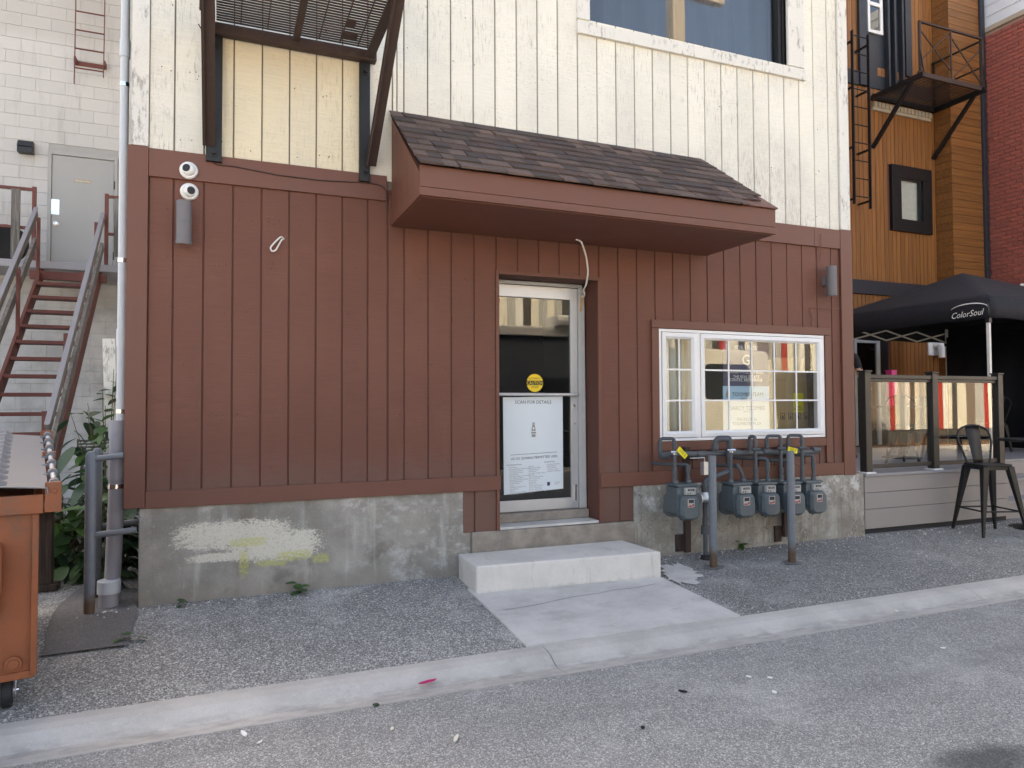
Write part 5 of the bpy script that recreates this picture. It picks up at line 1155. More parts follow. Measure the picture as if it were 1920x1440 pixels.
# black framed small window
a, c_, d, e = HW[0]
wn = MB(); wf = .24; wn.box(a, c_, WYF-.05, WYF+.018, e-wf, e).box(a, c_, WYF-.05, WYF+.018, d, d+wf).box(a, a+wf, WYF-.05, WYF+.018, d+wf, e-wf).box(c_-wf, c_, WYF-.05, WYF+.018, d+wf, e-wf)
wn = wn.build('window', 'black_steel', WB, bevel=.004)
mb = MB(); mb.box(a+wf, c_-wf, WYF+.0, WYF+.006, d+wf, e-wf); mb.build('pane', 'glass', wn)
mb = MB(); mb.box(a+wf, c_-wf, WYF+.012, WYF+.018, d+wf, e-wf); mb.build('blind', 'interior_grey', wn)
mb = MB(); mb.box(a+wf, a+wf+.03, WYF-.03, WYF-.002, d+wf, e-wf).box(c_-wf-.12, c_-wf-.06, WYF-.04, WYF-.002, d+wf, e-wf).box(a+wf+.031, c_-wf-.121, WYF-.03, WYF-.002, e-wf-.04, e-wf); mb.build('sash', 'black', wn)
# upper charcoal door recess with white sash window
a, c_, d, e = HW[1]
ud = MB(); ud.box(a, c_, WYF+.0, WYF+.018, d-.42, e); ud = ud.build('upper_door', 'charcoal', WB)
q0 = fac(1628, 0, WYF); q1 = fac(1653, 68, WYF)
mb = MB(); mb.box(q0.x, q1.x, WYF-.04, WYF-.001, q1.z-.0, q1.z+.06).box(q1.x-.07, q1.x, WYF-.04, WYF-.001, q1.z+.06, 10.1).box(q0.x-.06, q0.x, WYF-.04, WYF-.001, q1.z, 10.1).box(q0.x+.0, q1.x-.071, WYF-.04, WYF-.001, 9.02, 9.09); mb.build('sash_frame', 'white_vinyl', ud, bevel=.004)
mb = MB(); mb.box(q0.x, q1.x-.07, WYF-.02, WYF-.012, q1.z+.06, 10.1); mb.build('pane', 'door_glass', ud)
mb = MB()
for xx in (12.10, 12.27, 12.48): mb.box(xx, xx+.05, WYF-.10, WYF-.001, 7.44, 10.1)
mb.build('door_post', 'charcoal', ud, bevel=.004)
mb = MB(); mb.box(11.40, 11.60, WYF-.06, WYF-.001, 7.43, 10.1).box(12.62, 12.78, WYF-.06, WYF-.001, 7.80, 10.1); mb.build('casing', 'charcoal', ud)
# ground floor sliding door
a, c_, d, e = HW[2]
sd_ = MB(); sd_.box(a, a+.06, WYF-.03, WYF+.018, .66, e).box(c_-.3, c_-.22, WYF-.03, WYF+.018, .66, e).box(a+.061, c_-.301, WYF-.03, WYF+.018, e-.06, e); sd_ = sd_.build('patio_door', 'grey_jamb', WB, bevel=.003)
mb = MB(); mb.box(a+.06, c_-.3, WYF+.0, WYF+.008, .66, e-.06); mb.build('pane', 'door_glass', sd_)
mb = MB(); mb.box(c_-.219, c_, WYF-.02, WYF+.018, .66, e); mb.build('shutter', 'black', sd_)
# black corner downpipe
mb = MB(); mb.box(14.305, 14.42, 3.60, 3.99, 0, 10.3); tag(mb.build('corner_downpipe', 'charcoal', bevel=.01), 'tall black square downpipe between wood cladding and red brick', 'downpipe')
# white flue elbow
q = fac(1752, 652, WYF-.05); fl = thing('flue_elbow', (q.x, WYF-.05, q.z-.2), 'white plastic vent elbow on the wood cladding behind the tent leg', 'vent')
mb = MB(); mb.box(q.x-.13, q.x+.13, WYF-.03, WYF-.004, q.z-.15, q.z+.15); mb.build('plate', 'white_plastic', fl, bevel=.004)
mb = MB(); mb.tube([(q.x+.04, WYF-.031, q.z+.06), (q.x+.06, WYF-.16, q.z+.06), (q.x+.06, WYF-.17, q.z-.2)], .065, 14, .09); mb.build('elbow', 'white_plastic', fl, True)

# fire escape balcony on the wood building
F2 = thing('balcony', (12.4, 3.6, 6.4), 'black iron fire escape balcony with X-braced rail on the wood cladding', 'fire escape')
z2 = 7.22; bx0, bx1, by0 = 11.72, 13.36, 2.98
for x_ in (bx0, bx1):
    mb = MB(); mb.beam((x_, WYF-.01, z2), (x_, by0-.08, z2), .05, .09); mb.build('cantilever', 'black_steel', F2)
    mb = MB(); mb.beam((x_, WYF-.02, z2-.95), (x_, by0+.15, z2-.03), .06, .06); mb.build('brace', 'black_steel', F2)
mb = MB(); mb.box(bx0-.02, bx1+.05, by0-.01, by0+.03, z2+.0, z2+.085); mb.build('front_beam', 'rust_steel', F2)
me = mesh_of(MB().box(0, bx1-bx0-.04, -.013, .013, 0, .006), 'grating_bar', 'black_steel')
y_ = by0+.06
while y_ < WYF-.08: piece('grating_bar', me, F2, (bx0+.02, y_, z2+.046)); y_ += .045
mb = MB(); mb.box(bx0, bx1, WYF-.07, WYF-.03, z2-.03, z2+.08); mb.build('ledger', 'black_steel', F2)
zr = z2+.98
for x_ in (bx0+.02, bx1+.02): mb = MB(); mb.beam((x_, by0, z2+.085), (x_, by0, zr), .04, .04); mb.build('post', 'rust_steel', F2)
mb = MB(); mb.beam(((bx0+bx1)/2, by0, z2+.085), ((bx0+bx1)/2, by0, zr), .025, .025); mb.build('post', 'rust_steel', F2)
mb = MB(); mb.beam((bx0, by0, zr), (bx1+.04, by0, zr), .04, .03); mb.build('top_rail', 'rust_steel', F2)
mx_ = (bx0+bx1)/2
for p0, p1 in (((bx0+.02, zr-.1), (mx_, z2+.25)), ((bx0+.12, z2+.35), (mx_, zr-.05)), ((mx_, zr-.08), (bx1, z2+.15)), ((mx_+.1, z2+.15), (bx1, zr-.2))):
    mb = MB(); mb.beam((p0[0], by0+.02, p0[1]), (p1[0], by0+.02, p1[1]), .018, .018, (0, 1, 0)); mb.build('cross_rod', 'rust_steel', F2)
mb = MB(); mb.beam((bx1+.02, by0+.02, zr-.03), (bx1+.02, WYF-.02, zr-.03), .03, .03); mb.beam((bx1+.02, by0+.02, z2+.45), (bx1+.02, WYF-.02, z2+.45), .025, .025); mb.beam((bx1+.02, WYF-.05, z2+.1), (bx1+.02, WYF-.05, zr), .03, .03); mb.build('side_rail', 'black_steel', F2)
for x_ in (bx0, bx1): MB().beam((x_+.02, by0-.07, z2+.05), (x_+.02, by0-.01, z2+.48), .02, .02).build('stay', 'black_steel', F2)
lq = thing('tooth_trim', (12.4, WYF-.08, 7.1), 'row of cream dentil blocks under the black balcony', 'trim')
mb = MB(); mb.box(bx0+.02, 13.30, WYF-.04, WYF-.003, 7.0, 7.06); mb.build('ledge', 'tan_cap', lq)
me = mesh_of(MB().box(-.04, .04, -.05, 0, 0, .10), 'dentil', 'tan_cap', .004)
for k in range(16): piece('dentil', me, lq, (bx0+.08+.098*k, WYF-.003, 7.062))
# ladder
L2 = thing('escape_ladder', (11.5, WYF-.2, 5.1), 'black iron ladder on the wood cladding left of the balcony', 'ladder')
y_ = WYF-.28; xa, xb = fac(1600, 200, y_).x, fac(1630, 200, y_).x
for x_, zz in ((xa, 5.05), (xb, 5.0)):
    mb = MB(); mb.beam((x_-.02, y_, zz), (x_, y_, 8.25), .055, .02, (1, 0, 0)); mb.build('stile', 'black_steel', L2)
for k in range(10):
    z_ = 5.2+.33*k; mb = MB(); mb.tube([(xa-.01, y_, z_), (xb-.01, y_, z_)], .011, 7); mb.build('rung', 'black_steel', L2)
for z_ in (5.15, 6.1, 7.2, 8.05):
    for x_ in (xa, xb): mb = MB(); mb.beam((x_-.01, y_, z_), (x_-.01, WYF-.003, z_), .04, .03); mb.build('bracket', 'black_steel', L2)

# ------------------------------------------------------------------ red brick building with white siding above
RX = 14.45
RB = thing('brick_building', (16, 1, 0), 'red brick building with white siding above at the right edge', 'building')
mb = MB(); mb.box(RX+.02, 20, -1.0, 9, -.2, 8.83); mb.build('wall', 'mortar', RB)
mb = MB(); mb.box(RX-.03, RX+.2, 1.5, 9, 8.835, 8.93); mb.build('cap_course', 'tan_cap', RB, bevel=.006)
mb = MB(); mb.box(RX+.03, 20, -1.0, 9, 8.931, 10.6); mb.build('upper_wall', 'siding_white2', RB)
z_ = 8.94
while z_ < 10.5:
    mb = MB(); mb.hexa([(RX+.005, 1.5, z_), (RX+.005, 5, z_), (RX+.029, 5, z_), (RX+.029, 1.5, z_), (RX+.018, 1.5, z_+.21), (RX+.018, 5, z_+.21), (RX+.029, 5, z_+.21), (RX+.029, 1.5, z_+.21)]); mb.build('siding_board', 'siding_white2', RB); z_ += .213
bm_ = mesh_of(MB().box(0, .019, -.1, .1, .006, .074), 'brick', 'brick', .003)
rest = MB(); cand = []
for r in range(70):
    z_ = 3.25+r*.08
    if z_+.08 > 8.83: break
    for k in range(7):
        y_ = 2.78+.21*k+(.105 if r % 2 else 0)
        if y_ > 4.1: continue
        cand.append((y_, z_))
cand.sort(key=lambda c: c[0]+.02*abs(c[1]-6))
for i, (y_, z_) in enumerate(cand):
    if i < 300: piece('brick', bm_, RB, (RX+random.uniform(-.001, .002), y_, z_))
    else: rest.box(RX, RX+.019, y_-.1, y_+.1, z_+.006, z_+.074)
for r in range(110):
    z_ = .02+r*.08
    if z_+.08 > 8.83: break
    if z_ < 3.24:
        for k in range(9): rest.box(RX, RX+.019, 2.36+.21*k, 2.56+.21*k, z_+.006, z_+.074)
    for k in range(9): rest.box(RX, RX+.019, .67+.21*k+(.105 if r % 2 else 0), .87+.21*k+(.105 if r % 2 else 0), z_+.006, z_+.074)
ro = rest.build('brick_field', 'brick', RB); ro['kind'] = 'stuff'
mb = MB(); q = xpl(1915, 535, RX-.1); mb.tube([(RX-.003, q.y, q.z), (RX-.1, q.y, q.z+.02), (RX-.16, q.y-.05, q.z-.06), (RX-.12, q.y-.1, q.z-.1)], .03, 10, .06)
tag(mb.build('wall_spotlight', 'white_plastic', smooth=True), 'small white spotlight arm on the red brick wall', 'lamp')

# ------------------------------------------------------------------ deck, glass railing
DZ = .66
DK = thing('deck', (9, 1.5, 0), 'grey composite deck with fascia boards and side steps', 'deck')
dxa, dxb = 6.83, 9.22
k = 0; y_ = -.02
bd1 = mesh_of(MB().box(0, dxb-dxa, .002, .136, 0, .028), 'deck_board', 'deck_grey'); bd2 = mesh_of(MB().box(0, 14.3-dxa, .002, .136, 0, .028), 'deck_board', 'deck_grey')
while y_ < 3.6:
    piece('deck_board', bd1 if y_ < .6 else bd2, DK, (dxa, y_, DZ-.028)); y_ += .14
for z0_, z1_ in ((.455, .628), (.275, .45), (.06, .27)):
    mb = MB(); mb.box(dxa, dxb-.02, .0, .02, z0_, z1_); mb.build('fascia_board', 'deck_fascia', DK, bevel=.003)
    mb = MB(); mb.box(dxb-.022, dxb-.002, .021, .68, z0_, z1_); mb.build('fascia_board', 'deck_fascia', DK, bevel=.003)
    mb = MB(); mb.box(dxb, 14.3, .69, .71, z0_, z1_); mb.build('fascia_board', 'deck_fascia', DK, bevel=.003)
mb = MB(); mb.box(dxa+.02, dxb-.03, .03, 3.6, -.1, .60).box(dxb-.02, 14.2, .75, 3.6, -.1, .60); mb.build('frame', 'interior_dark', DK)
for z_, y0_ in ((.44, .38), (.22, .06)):
    mb = MB(); mb.box(dxb+.01, 14.2, y0_, .688, z_-.03, z_); mb.build('step_tread', 'deck_grey', DK, bevel=.003)
    mb = MB(); mb.box(dxb+.01, 14.2, y0_+.03, y0_+.05, z_-.22, z_-.031); mb.build('step_riser', 'deck_fascia', DK)
RL = thing('glass_railing', (8, .03, DZ), 'dark bronze deck railing with clear glass panes', 'railing')
PX = [6.93, 7.99, 9.13]; ry = .06
for x_ in PX:
    mb = MB(); mb.box(x_-.045, x_+.045, ry-.045, ry+.045, DZ, 1.775); mb.build('post', 'rail_bronze', RL, bevel=.004)
    mb = MB(); mb.box(x_-.055, x_+.055, ry-.055, ry+.055, 1.776, 1.795); mb.build('post_cap', 'rail_bronze', RL, bevel=.004)
    mb = MB(); mb.box(x_-.07, x_+.07, ry-.07, ry+.07, DZ+.0, DZ+.016); mb.build('base_plate', 'white_plastic', RL, bevel=.003)
for a, c_ in zip(PX, PX[1:]):
    mb = MB(); mb.box(a+.046, c_-.046, ry-.035, ry+.035, 1.705, 1.75).box(a+.046, c_-.046, ry-.02, ry+.02, 1.67, 1.704); mb.build('top_rail', 'rail_bronze', RL, bevel=.004)
    mb = MB(); mb.box(a+.046, c_-.046, ry-.022, ry+.022, .71, .755); mb.build('bottom_rail', 'rail_bronze', RL, bevel=.004)
    mb = MB(); mb.box(a+.085, c_-.085, ry-.004, ry+.004, .745, 1.68); mb.build('pane', 'rail_glass', RL)

# ------------------------------------------------------------------ pop-up tent
TX0, TX1, TY0, TY1 = 9.5, 12.65, .38, 3.28
TN = thing('popup_tent', (11.07, 1.83, DZ), 'black pop-up canopy tent with white legs on the deck', 'tent')
zE, zV, zP = 2.80, 2.53, 3.47
cxT, cyT = (TX0+TX1)/2, (TY0+TY1)/2
n = 12; mb = MB(); grid = {}
def roofz(u, v_):
    m = max(abs(u), abs(v_)); h = zE+(zP-zE)*(1-m)**.92
    sag = .05*math.sin(math.pi*min(1, m))*(1-abs(abs(u)-abs(v_)))*.8
    return h-sag*.6
mb.v = []; mb.f = []
N = 20
for i in range(N+1):
    for j in range(N+1):
        u = -1+2*i/N; v_ = -1+2*j/N; mb.v.append((cxT+u*(TX1-TX0)/2, cyT+v_*(TY1-TY0)/2, roofz(u, v_)))
for i in range(N):
    for j in range(N):
        a = i*(N+1)+j; q4 = (a, a+N+1, a+N+2, a+1)
        if (i < N//2) == (j < N//2): mb.f += [(q4[0], q4[1], q4[2]), (q4[0], q4[2], q4[3])]
        else: mb.f += [(q4[0], q4[1], q4[3]), (q4[1], q4[2], q4[3])]
o = mb.build('roof_fabric', 'tent_fabric', TN, True); o.modifiers.new('s', 'SOLIDIFY').thickness = .004
def valance(p0, p1):
    mb = MB(); n = 24; d = (Vector(p1)-Vector(p0)); nn = Vector((d.y, -d.x, 0)).normalized()
    for k in range(n+1):
        p = Vector(p0)+d*(k/n); w_ = .008*math.sin(k*1.9)
        mb.v += [(p.x, p.y, zE+.005), (p.x+nn.x*(.012+w_), p.y+nn.y*(.012+w_), (zE+zV)/2), (p.x+nn.x*(.012-w_), p.y+nn.y*(.012-w_), zV+.008*math.sin(k*.8))]
    mb.f = [(3*k+j, 3*k+3+j, 3*k+4+j, 3*k+1+j) for k in range(n) for j in (0, 1)]
    o = mb.build('valance', 'tent_fabric', TN, True); o.modifiers.new('s', 'SOLIDIFY').thickness = .003; return o
valance((TX0, TY1, 0), (TX0, TY0, 0)); valance((TX0, TY0, 0), (TX1, TY0, 0)); valance((TX1, TY0, 0), (TX1, TY1, 0)); valance((TX1, TY1, 0), (TX0, TY1, 0))
Rm = Matrix.Rotation(R_(-90), 3, 'Z')
q = fac(1810, 587, .5); xl = TX0-.026
pL = xpl(1812, 590, xl)
text('ColorSoul', .115, xl, pL.y, pL.z-.03, 'white_paper', TN, shear=.35, xs=.92, rot=Rm, tilt=.03)
mb = MB(); arc = []
for k in range(13):
    a = R_(165-165*k/12); arc.append((xl, pL.y-.03-.24*math.cos(a)*1.05, pL.z+.07+.07*math.sin(a)))
mb.tube(arc, [.002+.006*math.sin(math.pi*k/12) for k in range(13)], 5); mb.build('logo_swoosh', 'white_paper', TN)
for x_, y_ in ((TX0+.04, TY0+.04), (TX1-.04, TY0+.04), (TX0+.04, TY1-.04), (TX1-.04, TY1-.04)):
    mb = MB(); mb.box(x_-.019, x_+.019, y_-.019, y_+.019, DZ+.9, zE-.02); mb.box(x_-.015, x_+.015, y_-.015, y_+.015, DZ+.02, DZ+.9); mb.box(x_-.045, x_+.045, y_-.045, y_+.045, DZ+.001, DZ+.02); mb.build('leg', 'tent_pole', TN, bevel=.003)
    mb = MB(); mb.box(x_-.028, x_+.028, y_-.028, y_+.028, zV-.06, zV+.02); mb.build('slider', 'black', TN)
def scissor(p0, p1, z0_, z1_, nseg):
    d = Vector(p1)-Vector(p0)
    for k in range(nseg):
        a = Vector(p0)+d*(k/nseg); c_ = Vector(p0)+d*((k+1)/nseg)
        mb = MB(); mb.beam((a.x, a.y, z0_), (c_.x, c_.y, z1_), .012, .025); mb.build('truss_bar', 'tent_pole', TN)
        mb = MB(); o_ = Vector((d.y, -d.x, 0)).normalized()*.014; mb.beam((a.x+o_.x, a.y+o_.y, z1_), (c_.x+o_.x, c_.y+o_.y, z0_), .012, .025); mb.build('truss_bar', 'tent_pole', TN)
scissor((TX0+.07, TY1-.04, 0), (TX1-.07, TY1-.04, 0), 2.53, 2.70, 4); scissor((TX0+.04, TY0+.07, 0), (TX0+.04, TY1-.07, 0), 2.58, 2.74, 4); scissor((TX0+.07, TY0+.04, 0), (TX1-.07, TY0+.04, 0), 2.58, 2.74, 4)
mb = MB(); n = 30
for k in range(n+1):
    y_ = TY1-.05-(TY1-TY0-.1)*k/n; w_ = .025*math.sin(k*1.1); mb.v += [(TX1-.06+w_, y_, DZ+.02), (TX1-.06+w_*.4, y_, zV+.1)]
mb.f = [(2*k, 2*k+2, 2*k+3, 2*k+1) for k in range(n)]
o = mb.build('side_curtain', 'tent_fabric', TN, True); o.modifiers.new('s', 'SOLIDIFY').thickness = .004

# ------------------------------------------------------------------ metal seats and tables
def metal_seat(name, base, rot, seat_h, back_h, label, cat, grp, W_=.36, foot=.42):
    t = thing(name, base, label, cat, grp, rot, True)
    mb = MB(); mb.prism([(x_, y_) for x_, y_ in rrect(-W_/2, W_/2, -W_/2, W_/2, .05, 4)], 0, .022)
    mb.v = [(x_, z_, seat_h-.022+y_) for x_, y_, z_ in mb.v]; mb.build('seat', 'black_steel', t, bevel=.006)
    mb = MB(); mb.box(-W_/2+.01, W_/2-.01, -W_/2+.01, -W_/2+.02, seat_h-.06, seat_h-.022).box(-W_/2+.01, W_/2-.01, W_/2-.02, W_/2-.01, seat_h-.06, seat_h-.022).box(-W_/2+.01, -W_/2+.02, -W_/2+.021, W_/2-.021, seat_h-.06, seat_h-.022).box(W_/2-.02, W_/2-.01, -W_/2+.021, W_/2-.021, seat_h-.06, seat_h-.022); mb.build('apron', 'black_steel', t)
    for sx in (-1, 1):
        for sy in (-1, 1):
            mb = MB(); a = Vector((sx*(W_/2-.035), sy*(W_/2-.035), seat_h-.024)); c_ = Vector((sx*foot/2, sy*foot/2, .0)); mb.hexa([c_+Vector(k) for k in ((-.013, -.013, 0), (.013, -.013, 0), (.013, .013, 0), (-.013, .013, 0))]+[a+Vector(k) for k in ((-.035, -.035, 0), (.035, -.035, 0), (.035, .035, 0), (-.035, .035, 0))])
            mb.build('leg', 'black_steel', t, bevel=.006)
    if seat_h > .6:
        zf = .27; f_ = foot/2-(foot/2-W_/2+.035)*zf/seat_h-.006
        for p0, p1 in (((-f_, -f_), (f_, -f_)), ((f_, -f_), (f_, f_)), ((f_, f_), (-f_, f_)), ((-f_, f_), (-f_, -f_))):
            mb = MB(); mb.tube([(p0[0], p0[1], zf), (p1[0], p1[1], zf)], .009, 8); mb.build('foot_rail', 'black_steel', t, True)
    yb = W_/2-.03
    mb = MB(); hp = []
    hw = W_/2-.015
    P = [(-hw+.03, yb, seat_h-.01), (-hw-.03, yb+.05, seat_h+back_h*.55)]
    for k in range(9):
        a = R_(180-180*k/8); P.append((math.cos(a)*(hw+.03), yb+.075+.02*math.sin(a), seat_h+back_h*.72+back_h*.28*math.sin(a)))
    P += [(hw+.03, yb+.05, seat_h+back_h*.55), (hw-.03, yb, seat_h-.01)]
    mb.tube(P, .0115, 9); mb.build('back_hoop', 'black_steel', t, True)
    mb = MB(); n = 8
    for k in range(n+1):
        u = k/n; w_ = .055+.03*u; y_ = yb+.0+.10*u; mb.v += [(-w_, y_, seat_h+.0+(back_h-.012)*u), (0, y_+.012, seat_h+.0+(back_h-.008)*u), (w_, y_, seat_h+.0+(back_h-.012)*u)]
    mb.f = [(3*k+j, 3*k+j+1, 3*k+j+4, 3*k+j+3) for k in range(n) for j in (0, 1)]
    o = mb.build('back_splat', 'black_steel', t, True); o.modifiers.new('s', 'SOLIDIFY').thickness = .004
    return t
metal_seat('bar_stool', (8.235, -.405, apron_z(-.405)), R_(-20), .775, .42, 'black metal bar stool with hoop back standing on the asphalt before the deck', 'stool', None, .35, .50)
metal_seat('metal_chair', (10.05, 1.95, DZ), R_(200), .45, .42, 'black metal chair on the deck behind the left railing pane', 'chair', 'metal chairs on the deck', .36, .42).rotation_euler.z = R_(160)
metal_seat('metal_chair', (11.7, 1.9, DZ), R_(170), .45, .42, 'black metal chair on the deck behind the tent front leg', 'chair', 'metal chairs on the deck', .36, .42)
metal_seat('metal_chair', (8.5, .75, DZ), R_(100), .45, .42, 'black metal chair close behind the left glass pane', 'chair', 'metal chairs on the deck', .36, .42)
def ped_table(x_, y_, z_, h, r_, label, mat='black_steel', square=False):
    t = thing('pedestal_table', (x_, y_, z_), label, 'table', 'pedestal tables')
    mb = MB()
    if square: mb.box(x_-r_, x_+r_, y_-r_*.8, y_+r_*.8, z_+h-.03, z_+h)
    else: mb.lathe((x_, y_, z_+h-.03), (0, 0, 1), [(0, r_-.03), (.012, r_), (.03, r_), (.031, r_-.01)], 36)
    mb.build('table_top', mat, t, bevel=.004)
    mb = MB(); mb.lathe((x_, y_, z_+.02), (0, 0, 1), [(0, .04), (h-.05, .03), (h-.05, .01)], 16); mb.build('column', 'black_steel', t, True)
    mb = MB(); mb.lathe((x_, y_, z_), (0, 0, 1), [(0, .26), (.008, .26), (.02, .22), (.03, .05)], 32); mb.build('base', 'black_steel', t, True)
ped_table(9.05, -.38, apron_z(-.38), 1.03, .34, 'tall round black table on the asphalt at the right edge')
ped_table(9.25, 1.5, DZ, .74, .36, 'square dark table on the deck behind the left pane', 'dark_wood', True)
q = fac(1671, 700, 1.5); t = thing('pink_box', (q.x-.42, 1.35, DZ+.742), 'small bright pink box on the deck table', 'box')
q = fac(1671, 700, 1.45); BASE[t.name] = Vector((q.x, 1.45, DZ+.742)); t.location = (q.x, 1.45, DZ+.742)
mb = MB(); mb.box(q.x-.05, q.x+.05, 1.40, 1.50, DZ+.742, q.z+.03); mb.build('carton', 'pink', t, bevel=.004); mb = MB(); mb.box(q.x-.056, q.x+.056, 1.394, 1.506, q.z+.031, q.z+.045); mb.build('cover', 'pink', t, bevel=.003)

# ------------------------------------------------------------------ person on the deck, mostly hidden by the corner
def person(base, rot, label):
    J = {'pel': (0, 0, .95), 'sp': (0, 0, 1.15), 'ch': (0, -.01, 1.36), 'nk': (0, 0, 1.50), 'hd': (0, .02, 1.60), 'ht': (0, .015, 1.73)}
    V = [J['pel'], J['sp'], J['ch'], J['nk'], J['hd'], J['ht']]; Rr = [(.15, .11), (.14, .10), (.16, .11), (.055, .055), (.085, .10), (.07, .085)]
    E = [(0, 1), (1, 2), (2, 3), (3, 4), (4, 5)]
    def ch(root, pts, rad):
        p = root
        for q_, r in zip(pts, rad): V.append(q_); Rr.append((r, r)); E.append((p, len(V)-1)); p = len(V)-1
        return p
    for s_ in (-1, 1):
        ch(0, [(s_*.10, 0, .88), (s_*.11, .01, .50), (s_*.115, -.02, .10), (s_*.12, .13, .04)], [.09, .06, .04, .035])
        wr = ch(2, [(s_*.19, 0, 1.42), (s_*.25, .02, 1.14), (s_*.23, .22, 1.02), (s_*.21, .27, 1.0)], [.06, .045, .036, .028])
        wx, wy_, wz = V[wr]
        ch(wr, [(wx, wy_+.06, wz)], [.03]); pm = len(V)-1
        for k in range(4):
            o_ = (k-1.5)*.019; L_ = (.030, .036, .033, .026)[k]
            ch(pm, [(wx+o_, wy_+.085, wz-.003), (wx+o_, wy_+.085+L_, wz-.014), (wx+o_, wy_+.085+L_*1.5, wz-.035)], [.009, .0085, .007])
        ch(wr, [(wx-s_*.03, wy_+.03, wz-.005), (wx-s_*.045, wy_+.065, wz-.012)], [.0105, .008])
    me = bpy.data.meshes.new('person'); me.from_pydata(V, E, []); me.update()
    o = bpy.data.objects.new('person', me); COL.objects.link(o)
    md = o.modifiers.new('k', 'SKIN'); sv_ = me.skin_vertices[0].data
    for k, r in enumerate(Rr): sv_[k].radius = r
    sv_[0].use_root = True
    o.modifiers.new('u', 'SUBSURF').levels = 2
    bpy.context.view_layer.update(); m2 = bpy.data.meshes.new_from_object(o.evaluated_get(bpy.context.evaluated_depsgraph_get())); bpy.data.objects.remove(o)
    m2.materials.clear()
    for k in ('skin', 'cloth_black', 'cloth_dark', 'hair', 'rubber'): m2.materials.append(MAT[k])
    for p in m2.polygons:
        x_, y_, z_ = p.center; p.use_smooth = True
        p.material_index = 4 if z_ < .09 else 2 if (z_ < .98 and abs(x_) < .19) else 1 if (z_ < 1.49 and (abs(x_) < .19 or z_ > 1.24)) else 3 if (z_ > 1.66 or (z_ > 1.53 and y_ < -.02)) else 0
    o = bpy.data.objects.new('person', m2); COL.objects.link(o); o.location = base; o.rotation_euler = (0, 0, rot)
    tag(o, label, 'person')
    f = MB()     # face: eyes, nose, mouth, ears
    hd = []
    for s_ in (-1, 1): f.lathe((s_*.032, .10, 1.625), (0, 1, 0), [(0, .011), (.012, .010), (.016, .003)], 10); f.lathe((s_*.088, .01, 1.61), (s_, 0, 0), [(0, .026), (.012, .022)], 10)
    f.hexa([(-.014, .10, 1.575), (.014, .10, 1.575), (.014, .12, 1.575), (-.014, .12, 1.575), (-.006, .10, 1.63), (.006, .10, 1.63), (.006, .112, 1.63), (-.006, .112, 1.63)]).box(-.025, .025, .095, .106, 1.545, 1.553)
    f.build('face_features', 'skin', o)
    return o
q = fac(1577, 700, 1.55); person((q.x, 1.55, DZ), R_(-70), 'person in a black T-shirt standing on the deck behind the corner')

# ------------------------------------------------------------------ across the lane (seen in the glass)
sheet('far_pavement', -16, 60, [(-30, -.10), (-13.4, -.10), (-8.41, -.115)], 'path', 3)
SW = thing('striped_fence', (15, -13.2, 0), 'tall board fence in cream, grey, dark and red stripes across the lane', 'fence')
seq = ['s_cream', 's_dark', 's_cream', 's_cream', 's_brown', 's_brown', 's_grey', 's_grey', 's_red', 's_cream', 's_grey', 's_white', 's_dark', 's_cream', 's_grey', 's_cream', 's_grey', 's_dark', 's_red', 's_white']
fm = {k: mesh_of(MB().box(-.125, .125, -.02, .02, 0, 4.6), 'stripe_board', k) for k in STR}
for k in range(126): piece('stripe_board', fm[seq[k % 20]], SW, (.5+.26*k, -13.2, .45))
mb = MB(); mb.box(.2, 33.3, -13.40, -13.23, -.1, 5.05); mb.build('backing_wall', 's_dark', SW)
mb = MB(); mb.box(.2, 33.3, -13.17, -12.2, -.12, -.05); struct(mb.build('planting_bed', 'mulch'))
WT = thing('shaded_shed', (6.0, -10.5, -.1), 'white shed across the lane, wall coloured dark for shade, white flat roof', 'shed')
mb = MB(); mb.box(1.5, 8.5, -12.2, -9.6, -.1, 3.12); mb.build('wall', 'white_wall_shaded', WT); mb = MB(); mb.box(1.4, 8.6, -12.3, -9.45, 3.125, 3.36); mb.build('roof', 's_white', WT, bevel=.01)  # shade is in the wall colour, only the roof keeps its white
mb = MB(); mb.box(7.6, 8.4, -9.598, -9.57, -.09, 2.1); mb.build('door', 'charcoal', WT); mb = MB(); mb.box(7.9, 8.9, -9.9, -9.2, 3.365, 3.62); mb.build('roof_unit', 's_white', WT, bevel=.03)
VN = thing('cream_van', (11.5, -10.3, -.1), 'cream camper van parked across the lane', 'van')
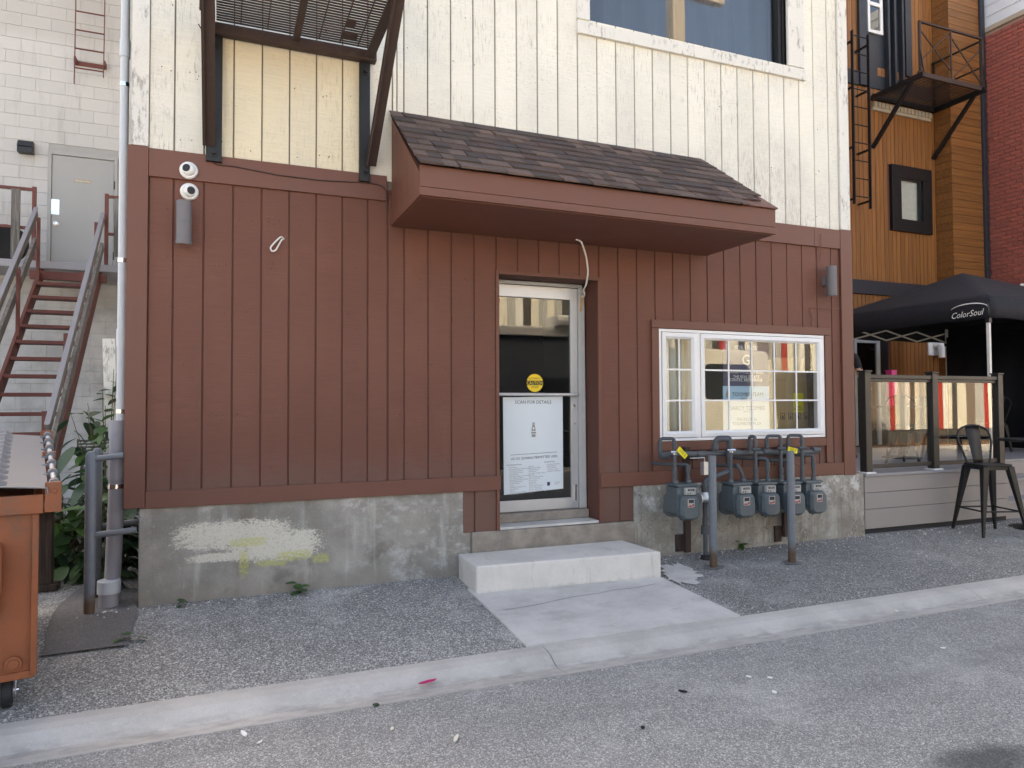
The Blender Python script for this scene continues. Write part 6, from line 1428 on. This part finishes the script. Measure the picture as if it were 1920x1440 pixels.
pro = [(8.9, .35), (14.0, .35), (14.3, .8), (14.12, 2.6), (13.9, 2.85), (9.9, 2.9), (9.4, 2.65), (9.0, 1.45), (8.75, 1.2), (8.75, .6)]
mb = MB(); mb.prism(pro, -11.3, -9.3); mb.build('body', 'van_cream', VN, bevel=.06)
mb = MB(); mb.prism(rrect(11.85, 13.3, 1.57, 2.48, .18, 4), -9.299, -9.27); mb.build('window', 'charcoal', VN)
mb = MB(); mb.prism([(9.2, 1.6), (10.1, 1.6), (10.1, 2.45), (9.6, 2.45)], -9.299, -9.27); mb.build('window', 'charcoal', VN)
for x_ in (9.7, 13.2):
    for y_ in (-9.32, -11.25):
        mb = MB(); mb.lathe((x_, y_-.1, .24), (0, 1, 0), [(0, .15), (0, .3), (.03, .34), (.2, .34), (.22, .3), (.22, .15)], 24); mb.build('wheel', 'rubber', VN, True)
DV = thing('added_dark_van', (15.9, -11, -.1), 'dark van added across the lane to darken the shop window reflection', 'van')  # added shape, darkens what the right of the shop window reflects
mb = MB(); mb.prism(rrect(14.85, 17.0, .32, 2.35, .22, 4), -13.0, -9.6); mb.build('body', 'charcoal', DV, bevel=.05)
mb = MB(); mb.prism(rrect(15.1, 15.88, 1.35, 2.05, .08, 3), -9.599, -9.58); mb.build('rear_window', 'black', DV)
mb = MB(); mb.prism(rrect(15.97, 16.75, 1.35, 2.05, .08, 3), -9.599, -9.58); mb.build('rear_window', 'black', DV)
for x_ in (15.05, 16.65):
    for y_ in (-10.3, -12.3):
        mb = MB(); mb.lathe((x_, y_, .22), (1, 0, 0), [(0, .15), (0, .28), (.03, .32), (.17, .32), (.2, .28), (.2, .15)], 24); mb.build('wheel', 'rubber', DV, True)
LP = thing('lamp_post', (10.85, -8.7, -.1), 'tall beige square lamp post across the lane', 'lamp post')
mb = MB(); mb.box(10.67, 11.03, -8.9, -8.6, -.1, 12.2); mb.build('post', 'tan_cap', LP, bevel=.01)
mb = MB(); mb.box(11.031, 12.3, -8.85, -8.65, 11.75, 11.98); mb.build('arm', 'tan_cap', LP, bevel=.01)
